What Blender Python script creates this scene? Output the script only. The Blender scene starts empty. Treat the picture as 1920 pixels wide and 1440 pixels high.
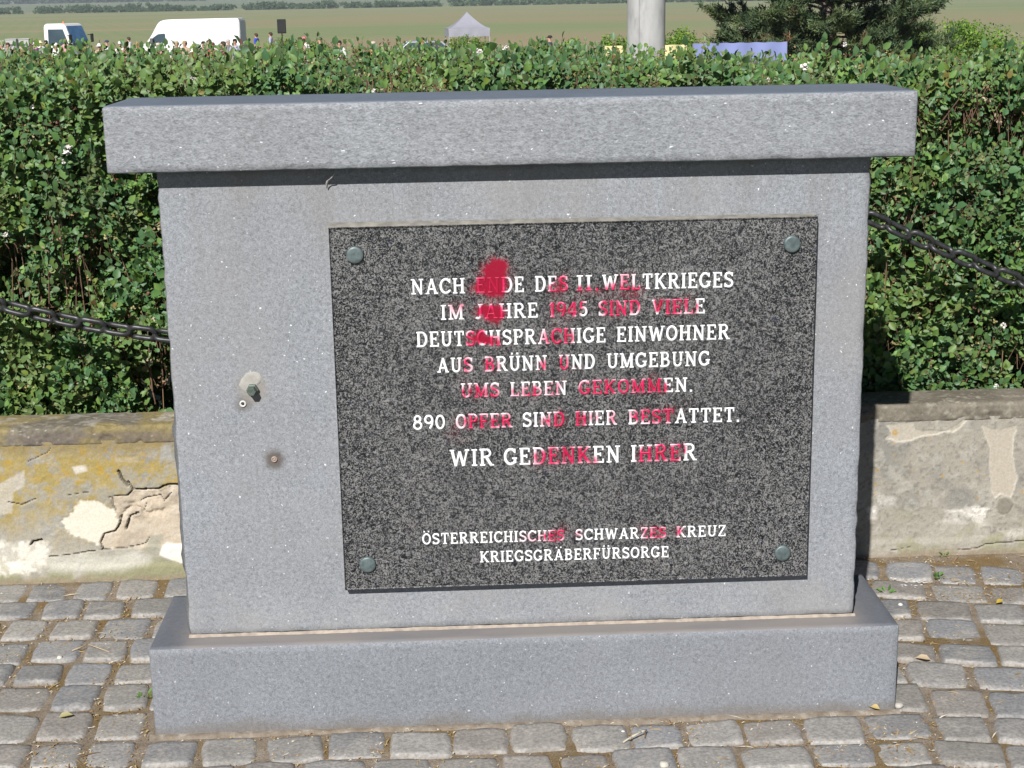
import bpy, bmesh, math, random
import numpy as np
from mathutils import Vector, Matrix

random.seed(7)
RNG = np.random.default_rng(11)
SC = bpy.context.scene
COL = SC.collection

# ------------------------------------------------------------------ camera
CAM = (-0.13013, -3.03671, 1.48102)
YAW, PITCH, ROLL, FPX = 0.0371829, 0.2451527, -0.0176984, 2899.3
def cam_axes():
    cy, sy = math.cos(YAW), math.sin(YAW)
    f = Vector((sy*math.cos(PITCH), cy*math.cos(PITCH), -math.sin(PITCH)))
    r = Vector((cy, -sy, 0)); u = r.cross(f)
    c, s = math.cos(ROLL), math.sin(ROLL)
    return c*r+s*u, -s*r+c*u, f
CR, CU, CF = cam_axes()
cd = bpy.data.cameras.new('camera'); cam = bpy.data.objects.new('camera', cd); COL.objects.link(cam)
cd.sensor_width = 36; cd.lens = FPX*36/1920; cd.clip_start = 0.05; cd.clip_end = 12000
M = Matrix((( CR.x, CU.x, -CF.x, CAM[0]), (CR.y, CU.y, -CF.y, CAM[1]), (CR.z, CU.z, -CF.z, CAM[2]), (0, 0, 0, 1)))
cam.matrix_world = M
SC.camera = cam
def ray(px, py):
    return CF + CR*((px-960)/FPX) - CU*((py-720)/FPX)
def onY(px, py, y):
    d = ray(px, py); t = (y-CAM[1])/d.y
    return Vector(CAM)+d*t
def onZ(px, py, z):
    d = ray(px, py); t = (z-CAM[2])/d.z
    return Vector(CAM)+d*t

# ------------------------------------------------------------------ light
SUN_DIR = Vector((0.32, 1.0, -0.82))
w = bpy.data.worlds.new('World'); SC.world = w; w.use_nodes = True
nt = w.node_tree; bg = nt.nodes['Background']
sky = nt.nodes.new('ShaderNodeTexSky'); sky.sky_type = 'NISHITA'; sky.sun_disc = False
sky.sun_elevation = math.atan2(0.82, math.hypot(0.32, 1.0)); sky.sun_rotation = math.atan2(-0.32, -1.0)
sky.air_density = 0.38; sky.dust_density = 0.05; sky.ozone_density = 2.0; sky.altitude = 300
nt.links.new(sky.outputs[0], bg.inputs[0]); bg.inputs[1].default_value = 0.05
sl = bpy.data.lights.new('sun', 'SUN'); sl.energy = 5.0; sl.angle = math.radians(0.5); sl.color = (1.0, 0.97, 0.935)
so = bpy.data.objects.new('sun', sl); COL.objects.link(so)
so.rotation_euler = SUN_DIR.to_track_quat('-Z', 'Y').to_euler(); so.location = (-3, -8, 8)
SC.view_settings.view_transform = 'Standard'; SC.view_settings.look = 'None'
SC.view_settings.exposure = 0.38; SC.view_settings.gamma = 1.0

# ------------------------------------------------------------------ helpers
def s2l(c):
    return tuple(((v/255.0)/12.92 if v/255.0 <= .04045 else ((v/255.0+.055)/1.055)**2.4) for v in c)

def mesh_np(name, verts, faces, mat=None, parent=None, smooth=False, colors=None, mats=None, midx=None):
    """verts (n,3) array, faces: (m,k) array or list of arrays of different k."""
    if isinstance(faces, np.ndarray): faces = [faces]
    faces = [np.asarray(f, dtype=np.int32) for f in faces if len(f)]
    me = bpy.data.meshes.new(name)
    verts = np.asarray(verts, dtype=np.float32)
    nl = sum(f.size for f in faces); nf = sum(len(f) for f in faces)
    me.vertices.add(len(verts)); me.vertices.foreach_set('co', verts.ravel())
    me.loops.add(nl); me.polygons.add(nf)
    me.loops.foreach_set('vertex_index', np.concatenate([f.ravel() for f in faces]))
    starts = []; o = 0
    for f in faces:
        starts.append(o+np.arange(len(f))*f.shape[1]); o += f.size
    me.polygons.foreach_set('loop_start', np.concatenate(starts).astype(np.int32))
    if mats:
        for m in mats: me.materials.append(m)
    elif mat: me.materials.append(mat)
    if midx is not None: me.polygons.foreach_set('material_index', np.asarray(midx, dtype=np.int32))
    me.update(calc_edges=True); me.validate()
    if smooth is True: me.polygons.foreach_set('use_smooth', np.ones(nf, dtype=bool))
    elif smooth is not False: me.polygons.foreach_set('use_smooth', np.asarray(smooth, dtype=bool))
    if colors is not None:
        for cname, arr in (colors.items() if isinstance(colors, dict) else [('col', colors)]):
            a = me.color_attributes.new(cname, 'FLOAT_COLOR', 'POINT')
            c4 = np.ones((len(verts), 4), dtype=np.float32); c4[:, :arr.shape[1]] = arr
            a.data.foreach_set('color', c4.ravel())
    o = bpy.data.objects.new(name, me); COL.objects.link(o)
    if parent: o.parent = parent
    return o

def mesh_bm(name, bm, mat=None, parent=None, smooth=False, mats=None):
    me = bpy.data.meshes.new(name)
    bmesh.ops.recalc_face_normals(bm, faces=bm.faces)
    for f in bm.faces: f.smooth = smooth
    bm.to_mesh(me); bm.free()
    for m in (mats or ([mat] if mat else [])): me.materials.append(m)
    o = bpy.data.objects.new(name, me); COL.objects.link(o)
    if parent: o.parent = parent
    return o

def tag(o, label=None, cat=None, group=None, kind=None):
    if label: o['label'] = label
    if cat: o['category'] = cat
    if group: o['group'] = group
    if kind: o['kind'] = kind
    return o

def thing(name, label, cat, loc=(0, 0, 0), rz=0, group=None):
    o = bpy.data.objects.new(name, None); COL.objects.link(o)
    o.location = loc; o.rotation_euler = (0, 0, rz); o.empty_display_size = 0.1
    return tag(o, label, cat, group)

def copy_tree(o, parent=None):
    c = o.copy(); COL.objects.link(c)
    if parent: c.parent = parent
    for ch in list(o.children): copy_tree(ch, c)
    return c

def bm_box(bm, x0, x1, y0, y1, z0, z1, bev=0.0, seg=1):
    r = bmesh.ops.create_cube(bm, size=1.0)
    bmesh.ops.transform(bm, verts=r['verts'], matrix=Matrix.Translation(((x0+x1)/2, (y0+y1)/2, (z0+z1)/2)) @ Matrix.Diagonal((x1-x0, y1-y0, z1-z0, 1)))
    if bev:
        es = list({e for v in r['verts'] for e in v.link_edges})
        bmesh.ops.bevel(bm, geom=es, offset=bev, segments=seg, affect='EDGES', profile=.6)

def bm_cyl(bm, p0, p1, r0, r1=None, n=16, cap=True):
    p0, p1 = Vector(p0), Vector(p1); r1 = r0 if r1 is None else r1
    q = (p1-p0).to_track_quat('Z', 'Y'); a = []; b = []
    for i in range(n):
        t = 2*math.pi*i/n; d = q @ Vector((math.cos(t), math.sin(t), 0))
        a.append(bm.verts.new(p0+d*r0)); b.append(bm.verts.new(p1+d*r1))
    for i in range(n):
        j = (i+1) % n; bm.faces.new((a[i], a[j], b[j], b[i]))
    if cap:
        bm.faces.new(a[::-1]); bm.faces.new(b)

def bm_lathe(bm, prof, mtx=Matrix(), n=24):
    rings = []
    for r, z in prof:
        if r < 1e-6: rings.append([bm.verts.new(mtx @ Vector((0, 0, z)))])
        else: rings.append([bm.verts.new(mtx @ Vector((r*math.cos(2*math.pi*i/n), r*math.sin(2*math.pi*i/n), z))) for i in range(n)])
    for A, B in zip(rings, rings[1:]):
        for i in range(n):
            j = (i+1) % n
            if len(A) == 1 and len(B) == 1: continue
            if len(A) == 1: bm.faces.new((A[0], B[i], B[j]))
            elif len(B) == 1: bm.faces.new((A[i], A[j], B[0]))
            else: bm.faces.new((A[i], A[j], B[j], B[i]))

def bm_prism(bm, pts, y0, y1, inset=0.0):
    """polygon in x,z extruded along y"""
    a = [bm.verts.new((x, y0, z)) for x, z in pts]; b = [bm.verts.new((x, y1, z)) for x, z in pts]
    n = len(pts)
    bm.faces.new(a); bm.faces.new(b[::-1])
    for i in range(n):
        j = (i+1) % n; bm.faces.new((a[j], a[i], b[i], b[j]))

# ---- cheap value noise on arrays
_H = np.random.default_rng(3).random((64, 64, 64)).astype(np.float32)
def vnoise(p, scale=1.0, seed=0):
    p = np.asarray(p, dtype=np.float64)*scale+seed*7.31+100.0
    if p.shape[1] == 2: p = np.concatenate([p, np.full((len(p), 1), seed*3.7+.5)], 1)
    i = np.floor(p).astype(int); f = p-i; f = f*f*(3-2*f)
    out = 0
    for dx in (0, 1):
        for dy in (0, 1):
            for dz in (0, 1):
                wgt = (f[:, 0] if dx else 1-f[:, 0])*(f[:, 1] if dy else 1-f[:, 1])*(f[:, 2] if dz else 1-f[:, 2])
                out = out+wgt*_H[(i[:, 0]+dx) % 64, (i[:, 1]+dy) % 64, (i[:, 2]+dz) % 64]
    return out
def fbm(p, scale=1.0, oct=4, seed=0, gain=.5):
    a = 1.0; s = 0; t = 0
    for k in range(oct):
        s = s+a*vnoise(p, scale*2**k, seed+k*1.7); t += a; a *= gain
    return s/t
def sstep(x, a, b):
    t = np.clip((x-a)/(b-a), 0, 1); return t*t*(3-2*t)
def mixc(a, b, m):
    return a*(1-m[:, None])+np.asarray(b)[None, :]*m[:, None]
def seg_dist(P, line):
    d = np.full(len(P), 1e9)
    for (a, b) in zip(line, line[1:]):
        a = np.array(a); b = np.array(b); ab = b-a
        t = np.clip(((P-a) @ ab)/(ab @ ab+1e-12), 0, 1)
        d = np.minimum(d, np.linalg.norm(P-(a+t[:, None]*ab), axis=1))
    return d
def poly_sd(P, poly):
    """signed distance, negative inside"""
    d = seg_dist(P, list(poly)+[poly[0]])
    ins = np.zeros(len(P), bool); n = len(poly)
    for i in range(n):
        x1, y1 = poly[i]; x2, y2 = poly[(i+1) % n]
        c = ((y1 > P[:, 1]) != (y2 > P[:, 1])) & (P[:, 0] < (x2-x1)*(P[:, 1]-y1)/(y2-y1+1e-12)+x1)
        ins ^= c
    return np.where(ins, -d, d)

# ------------------------------------------------------------------ materials
class NT:
    def __init__(self, name):
        self.m = bpy.data.materials.new(name); self.m.use_nodes = True
        self.t = self.m.node_tree; self.b = self.t.nodes['Principled BSDF']
        self.out = self.t.nodes['Material Output']
    def n(self, typ, **kw):
        nd = self.t.nodes.new(typ)
        for k, v in kw.items():
            if k.startswith('i_'):
                key = k[2:]; key = int(key) if key.isdigit() else key.replace('_', ' ')
                nd.inputs[key].default_value = v
            else: setattr(nd, k, v)
        return nd
    def l(self, a, b): self.t.links.new(a, b)
    def obj(self): return self.n('ShaderNodeTexCoord').outputs['Object']
    def mapv(self, src, scale=(1, 1, 1), rot=(0, 0, 0), loc=(0, 0, 0)):
        mp = self.n('ShaderNodeMapping'); self.l(src, mp.inputs[0])
        mp.inputs['Scale'].default_value = scale; mp.inputs['Rotation'].default_value = rot; mp.inputs['Location'].default_value = loc
        return mp.outputs[0]
    def noise(self, src, scale, detail=3, rough=.5, dist=0):
        nd = self.n('ShaderNodeTexNoise'); self.l(src, nd.inputs['Vector'])
        nd.inputs['Scale'].default_value = scale; nd.inputs['Detail'].default_value = detail
        nd.inputs['Roughness'].default_value = rough; nd.inputs['Distortion'].default_value = dist
        return nd.outputs['Fac']
    def ramp(self, src, stops, interp='LINEAR'):
        r = self.n('ShaderNodeValToRGB'); self.l(src, r.inputs[0]); r.color_ramp.interpolation = interp
        els = r.color_ramp.elements
        while len(els) < len(stops): els.new(.5)
        for e, (p, c) in zip(els, stops):
            e.position = p; e.color = (c, c, c, 1) if isinstance(c, (int, float)) else (*c[:3], 1)
        return r.outputs[0]
    def mix(self, f, a, b, mode='MIX'):
        m = self.n('ShaderNodeMix', data_type='RGBA', blend_type=mode)
        for s, v in ((0, f), (6, a), (7, b)):
            if isinstance(v, (int, float)): m.inputs[s].default_value = v if s == 0 else (v, v, v, 1)
            elif isinstance(v, tuple): m.inputs[s].default_value = (*v[:3], 1)
            else: self.l(v, m.inputs[s])
        return m.outputs[2]
    def math(self, op, a, b=0.0):
        m = self.n('ShaderNodeMath', operation=op)
        for s, v in ((0, a), (1, b)):
            if isinstance(v, (int, float)): m.inputs[s].default_value = v
            else: self.l(v, m.inputs[s])
        return m.outputs[0]
    def color(self, c):
        if isinstance(c, tuple): self.b.inputs['Base Color'].default_value = (*c[:3], 1)
        else: self.l(c, self.b.inputs['Base Color'])
    def bump(self, h, strength=.3, dist=.002):
        b = self.n('ShaderNodeBump'); b.inputs['Strength'].default_value = strength; b.inputs['Distance'].default_value = dist
        self.l(h, b.inputs['Height']); self.l(b.outputs[0], self.b.inputs['Normal'])
    def set(self, **kw):
        for k, v in kw.items():
            i = self.b.inputs[k.replace('_', ' ')]
            if isinstance(v, (int, float)): i.default_value = v
            else: self.l(v, i)
        return self.m

def simple(name, c, rough=.6, metal=0.0, var=.12, scale=6.0, spec=.5):
    t = NT(name); n = t.noise(t.obj(), scale, 4)
    a = tuple(v*(1-var) for v in c); b = tuple(min(1, v*(1+var)) for v in c)
    t.color(t.ramp(n, [(.3, a), (.7, b)])); t.set(Roughness=rough, Metallic=metal)
    t.b.inputs['Specular IOR Level'].default_value = spec
    return t.m

def attr_mat(name, attr='col', rough=.85, var=.15, scale=150.0, bump=.35, bdist=.003, spec=.3):
    t = NT(name); a = t.n('ShaderNodeVertexColor', layer_name=attr)
    o = t.obj(); n = t.noise(o, scale, 4, .6)
    g = t.ramp(n, [(.3, 1-var), (.7, 1+var)])
    t.color(t.mix(1.0, a.outputs[0], g, 'MULTIPLY')); t.set(Roughness=rough)
    t.b.inputs['Specular IOR Level'].default_value = spec
    t.bump(t.noise(o, scale*.8, 5, .65), bump, bdist)
    return t.m

def granite(name, base, streak=(1, 1, 1), contrast=.34, rough=.75, bump=.35, fleck=1.0, warm=0.06, gs=150, stains=False, foot=False, dust=False):
    t = NT(name); o = t.obj(); v = t.mapv(o, streak)
    n1 = t.noise(v, gs, 4, .75, .8); n2 = t.noise(t.mapv(v, loc=(3, 1, 7)), gs*2.6, 2, .6)
    nn = t.math('ADD', t.math('MULTIPLY', n1, .62), t.math('MULTIPLY', n2, .38))
    g = t.ramp(nn, [(.33, 1-contrast), (.5, 1.0), (.67, 1+contrast)])
    big = t.ramp(t.noise(o, 5, 4, .6), [(.3, .92), (.7, 1.07)])
    c = t.mix(1.0, tuple(base), g, 'MULTIPLY'); c = t.mix(1.0, c, big, 'MULTIPLY')
    wm = t.ramp(t.noise(o, 3.1, 3), [(.45, 0.0), (.7, warm*9)])
    c = t.mix(wm, c, tuple(b*f for b, f in zip(base, (1.10, 1.0, .90))))
    if fleck:
        vs = t.mapv(o, tuple(s*.9+.1 for s in streak), (.3, .5, .4)); dn = t.n('ShaderNodeTexNoise', i_Scale=90.0); t.l(vs, dn.inputs['Vector'])
        vd = t.n('ShaderNodeVectorMath', operation='MULTIPLY_ADD'); t.l(dn.outputs['Color'], vd.inputs[0]); vd.inputs[1].default_value = (.012, .012, .012); t.l(vs, vd.inputs[2])
        vv = t.n('ShaderNodeTexVoronoi', i_Scale=88.0); t.l(vd.outputs[0], vv.inputs['Vector'])
        sel = t.n('ShaderNodeSeparateColor'); t.l(vv.outputs['Color'], sel.inputs[0])
        rad = t.math('MULTIPLY', sel.outputs[1], .16)
        f1 = t.math('LESS_THAN', vv.outputs['Distance'], rad)
        f2 = t.math('GREATER_THAN', sel.outputs[0], .36)
        f = t.math('MULTIPLY', t.math('MULTIPLY', f1, f2), t.math('MULTIPLY', sel.outputs[2], fleck))
        c = t.mix(f, c, (.75, .77, .78))
    if stains or foot or dust:
        sp = t.n('ShaderNodeSeparateXYZ'); t.l(o, sp.inputs[0]); X, Z = sp.outputs[0], sp.outputs[2]
        run = t.noise(t.mapv(o, (14, 1, .9)), 1.0, 5, .65); blot = t.noise(t.mapv(o, loc=(2, 0, 5)), 11, 5, .6)
        def band(v, a, b): 
            mr = t.n('ShaderNodeMapRange', interpolation_type='SMOOTHSTEP'); t.l(v, mr.inputs[0]); mr.inputs[1].default_value = a; mr.inputs[2].default_value = b; return mr.outputs[0]
        if stains:
            m = t.math('MULTIPLY', band(Z, .80, 1.15), t.ramp(run, [(.46, 0.0), (.66, .30)])); c = t.mix(m, c, (.165, .150, .135))
            m = t.math('MULTIPLY', band(Z, .34, .19), t.ramp(blot, [(.38, 0.0), (.62, .45)])); c = t.mix(m, c, (.33, .325, .31))
            for (px, py, r, colr, a) in ((514.5, 861, .030, (.085, .068, .055), .85), (455.5, 757, .024, (.12, .108, .098), .7), (474, 728, .042, (.25, .225, .19), .7)):
                p = onY(px, py, 0); dx = t.math('SUBTRACT', X, p.x); dz = t.math('SUBTRACT', Z, p.z)
                d = t.math('SQRT', t.math('ADD', t.math('MULTIPLY', dx, dx), t.math('MULTIPLY', dz, dz))); d = t.math('ADD', d, t.math('MULTIPLY', t.math('SUBTRACT', t.noise(o, 45, 3), .5), .018))
                c = t.mix(t.math('MULTIPLY', band(d, r, r*.3), a), c, colr)
        if foot:
            m = t.math('MULTIPLY', band(t.math('ADD', Z, t.math('MULTIPLY', t.math('SUBTRACT', blot, .5), .06)), .035, .0), .55); c = t.mix(m, c, (.15, .125, .095))
        if dust:
            m = t.math('MULTIPLY', band(t.math('ABSOLUTE', t.math('ADD', X, t.math('MULTIPLY', t.math('SUBTRACT', blot, .5), .08))), .745, .68), t.ramp(t.noise(t.mapv(o, (5, 18, 1)), 1.0, 4), [(.25, .45), (.6, 1.0)])); c = t.mix(m, c, (.225, .208, .198))
    t.color(c); t.set(Roughness=rough); t.b.inputs['Specular IOR Level'].default_value = .35
    t.bump(nn, bump, .002)
    return t.m

MAT = {}
MAT['slab'] = granite('grey_granite_hammered', (.236, .248, .266), contrast=.50, gs=140, stains=True)
MAT['cap'] = granite('grey_granite_streaked', (.225, .236, .252), (.58, 1, 1.3), .56, warm=.015, gs=150)
MAT['plinth'] = granite('grey_granite_base', (.200, .212, .230), (1, 1, 1), .46, fleck=.7, warm=.02, gs=140, foot=True)
MAT['honed'] = granite('honed_blue_grey_granite', (.145, .170, .205), (.25, 1, 1), .2, .6, .08, 0, .02)
MAT['dusty'] = granite('dusty_honed_granite', (.125, .135, .155), (.5, 1, 1), .2, .8, .08, 0, .02, dust=True)
MAT['rough'] = granite('split_granite', (.15, .155, .16), (1, 1, 1), .5, .9, 1.0, 0)
MAT['mortar'] = simple('beige_mortar', (.33, .28, .23), .9, var=.25, scale=60)
MAT['patch'] = simple('pale_filler', (.34, .325, .295), .9, var=.12, scale=90)
MAT['bolt'] = simple('weathered_zinc', (.115, .15, .15), .5, .35, .3, 120)
MAT['iron'] = simple('blackened_iron', (.055, .056, .058), .42, .5, .5, 60)
MAT['black'] = simple('black_rubber', (.012, .012, .013), .55)

def plaque_mat():
    t = NT('dark_speckled_granite'); o = t.obj()
    n = t.noise(o, 185, 3, .55, 1.8)
    n2 = t.noise(t.mapv(o, loc=(3.1, 7.7, 1.3)), 210, 2, .5, 1.2)
    big = t.noise(o, 7, 3)
    nn = t.math('ADD', n, t.math('MULTIPLY', t.math('SUBTRACT', n2, .5), .5))
    nn = t.math('ADD', nn, t.math('MULTIPLY', t.math('SUBTRACT', big, .5), .09))
    c = t.ramp(nn, [(.40, (.005, .006, .008)), (.485, (.036, .037, .039)), (.55, (.138, .137, .135)), (.70, (.235, .233, .226))])
    blue = t.ramp(t.noise(t.mapv(o, loc=(9, 2, 4)), 120, 2), [(.68, 0.0), (.76, .55)])
    c = t.mix(blue, c, (.02, .035, .09))
    a = t.n('ShaderNodeVertexColor', layer_name='paint')
    sep = t.n('ShaderNodeSeparateColor'); t.l(a.outputs[0], sep.inputs[0])
    c = t.mix(sep.outputs[0], c, (.26, .001, .022))
    t.color(c); t.set(Roughness=.38); t.b.inputs['Specular IOR Level'].default_value = .4
    return t.m
MAT['plaque'] = plaque_mat()
def letter_mat():
    t = NT('white_letter_paint')
    a = t.n('ShaderNodeVertexColor', layer_name='paint'); sep = t.n('ShaderNodeSeparateColor'); t.l(a.outputs[0], sep.inputs[0])
    n = t.noise(t.obj(), 140, 3)
    f = t.math('MULTIPLY', sep.outputs[0], t.math('ADD', t.math('MULTIPLY', n, 1.2), .45))
    r = t.ramp(f, [(0.0, (.84, .85, .85)), (.28, (.78, .38, .46)), (.58, (.62, .016, .10)), (1.0, (.36, .002, .032))])
    t.color(r); t.set(Roughness=.5); return t.m
MAT['letter'] = letter_mat()

# ------------------------------------------------------------------ memorial stone
def axis_cuts(a, b, step, bev):
    n = max(1, int(round((b-a-2*bev)/step)))
    return np.concatenate([[a], np.linspace(a+bev, b-bev, n+1), [b]])

def stone_block(name, x0, x1, y0, y1, z0, z1, mats, parent, step=.012, bev=.004, chip=.0022, side_rough=None, seed=0):
    """box of welded grids with worn, slightly chipped arrises. mats = (main, top, side)"""
    xs, ys, zs = axis_cuts(x0, x1, step, bev), axis_cuts(y0, y1, step, bev), axis_cuts(z0, z1, step, bev)
    V = []; F = []; MI = []; off = 0
    def face(u, v, build, mi, flip):
        nonlocal off
        U, W = np.meshgrid(u, v, indexing='ij'); P = build(U.ravel(), W.ravel()); V.append(P)
        nu, nv = len(u), len(v); idx = off+np.arange(nu*nv).reshape(nu, nv)
        q = np.stack([idx[:-1, :-1], idx[1:, :-1], idx[1:, 1:], idx[:-1, 1:]], -1).reshape(-1, 4)
        F.append(q[:, ::-1] if flip else q); MI.append(np.full(len(q), mi)); off += nu*nv
    c = lambda val, n: np.full(n, val)
    face(xs, zs, lambda a, b: np.stack([a, c(y0, len(a)), b], 1), 0, False)
    face(xs, zs, lambda a, b: np.stack([a, c(y1, len(a)), b], 1), 0, True)
    face(xs, ys, lambda a, b: np.stack([a, b, c(z1, len(a))], 1), 1, False)
    face(xs, ys, lambda a, b: np.stack([a, b, c(z0, len(a))], 1), 1, True)
    face(ys, zs, lambda a, b: np.stack([c(x0, len(a)), a, b], 1), 2, True)
    face(ys, zs, lambda a, b: np.stack([c(x1, len(a)), a, b], 1), 2, False)
    V = np.concatenate(V); F = np.concatenate(F); MI = np.concatenate(MI)
    P = V.copy()
    nz = fbm(V, 45, 3, seed); n2 = vnoise(V, 160, seed+5)
    amt = bev*.35+chip*np.clip(nz*2.2-.75, 0, 1.6)+chip*.35*n2
    ext = [np.isclose(V[:, i], lo) | np.isclose(V[:, i], hi) for i, (lo, hi) in enumerate(((x0, x1), (y0, y1), (z0, z1)))]
    cnt = ext[0].astype(int)+ext[1]+ext[2]
    ctr = np.array([(x0+x1)/2, (y0+y1)/2, (z0+z1)/2])
    for i in range(3):
        m = (cnt >= 2) & ext[i]
        P[m, i] += np.sign(ctr[i]-V[m, i])*amt[m]
    if side_rough is not None:
        for sgn, xe in ((-1, x0), (1, x1)):
            m = np.isclose(V[:, 0], xe)
            yy = np.clip((V[m, 1]-y0)/(y1-y0), 0, 1)
            P[m, 0] += sgn*side_rough(sgn, V[m], yy)
            P[m, 1] += (vnoise(V[m], 60, seed+9)-.5)*.004*(yy > .02)*(yy < .98)
        # arris of the front face follows the broken side
    # weld duplicates on the original grid
    key = np.round(V*20000).astype(np.int64)
    _, first, inv = np.unique(key, axis=0, return_index=True, return_inverse=True)
    inv = inv.ravel()
    return mesh_np(name, P[first], inv[F], None, parent, smooth=False, mats=list(mats), midx=MI)

memorial = thing('memorial_stone', 'grey granite memorial with cap stone and dark inscribed plaque splashed with red paint', 'memorial', (0, 0, 0))
PX0, PX1, PY0, PY1, PZ = -.7763, .7822, -.0576, .2392, .1935
CX0, CX1, CY0, CY1, CZ0, CZ1 = -.7854, .7749, -.045, .2296, 1.1662, 1.2934
stone_block('base_block', PX0, PX1, PY0, PY1, -.03, PZ, (MAT['plinth'], MAT['dusty'], MAT['plinth']), memorial, .014, .003, .001, seed=1)
stone_block('cap_stone', CX0, CX1, CY0, CY1, CZ0, CZ1, (MAT['cap'], MAT['honed'], MAT['cap']), memorial, .012, .003, .0012, seed=2)
def slab_side(sgn, P, yy):
    n = fbm(P, 16, 4, 21+sgn)-.42; j = fbm(P*np.array([1, .2, 1]), 38, 3, 33+sgn)-.5
    bulge = (.004+.02*n)*sstep(yy, .0, .25)
    low = 1-sstep(P[:, 2], .62, .78) if sgn < 0 else np.full(len(P), .55)
    return np.maximum(j*.007, -.004)+bulge*(.35+low)+(.0035*low if sgn < 0 else 0)*sstep(yy, 0, .12)
stone_block('slab', -.7, .7, 0, .18, PZ+.004, CZ0-.0005, (MAT['slab'], MAT['slab'], MAT['rough']), memorial, .0125, .003, .001, slab_side, seed=3)
# mortar bed under the slab
V = []; xs = np.linspace(-.702, .703, 160)
bm = bmesh.new()
tops = []; bots = []
for x in xs:
    p = np.array([[x, 0, 0]]); d = -.003-.005*float(fbm(p, 30, 3, 4)[0]); h = PZ+.0012+.0035*float(fbm(p, 45, 3, 8)[0])
    tops.append(bm.verts.new((x, -.0008, h+.003))); bots.append((bm.verts.new((x, d*.7, PZ+.0025)), bm.verts.new((x, d, PZ+.0005))))
for i in range(len(xs)-1):
    bm.faces.new((tops[i], tops[i+1], bots[i+1][0], bots[i][0])); bm.faces.new((bots[i][0], bots[i+1][0], bots[i+1][1], bots[i][1]))
mesh_bm('mortar_joint', bm, MAT['mortar'], memorial, True)

# --- plaque
QX0, QX1, QZ0, QZ1, QY = -.370, .5915, .2965, 1.0488, -.022
def qp(px, py):
    v = onY(px, py, QY); return v.x, v.z
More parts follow.
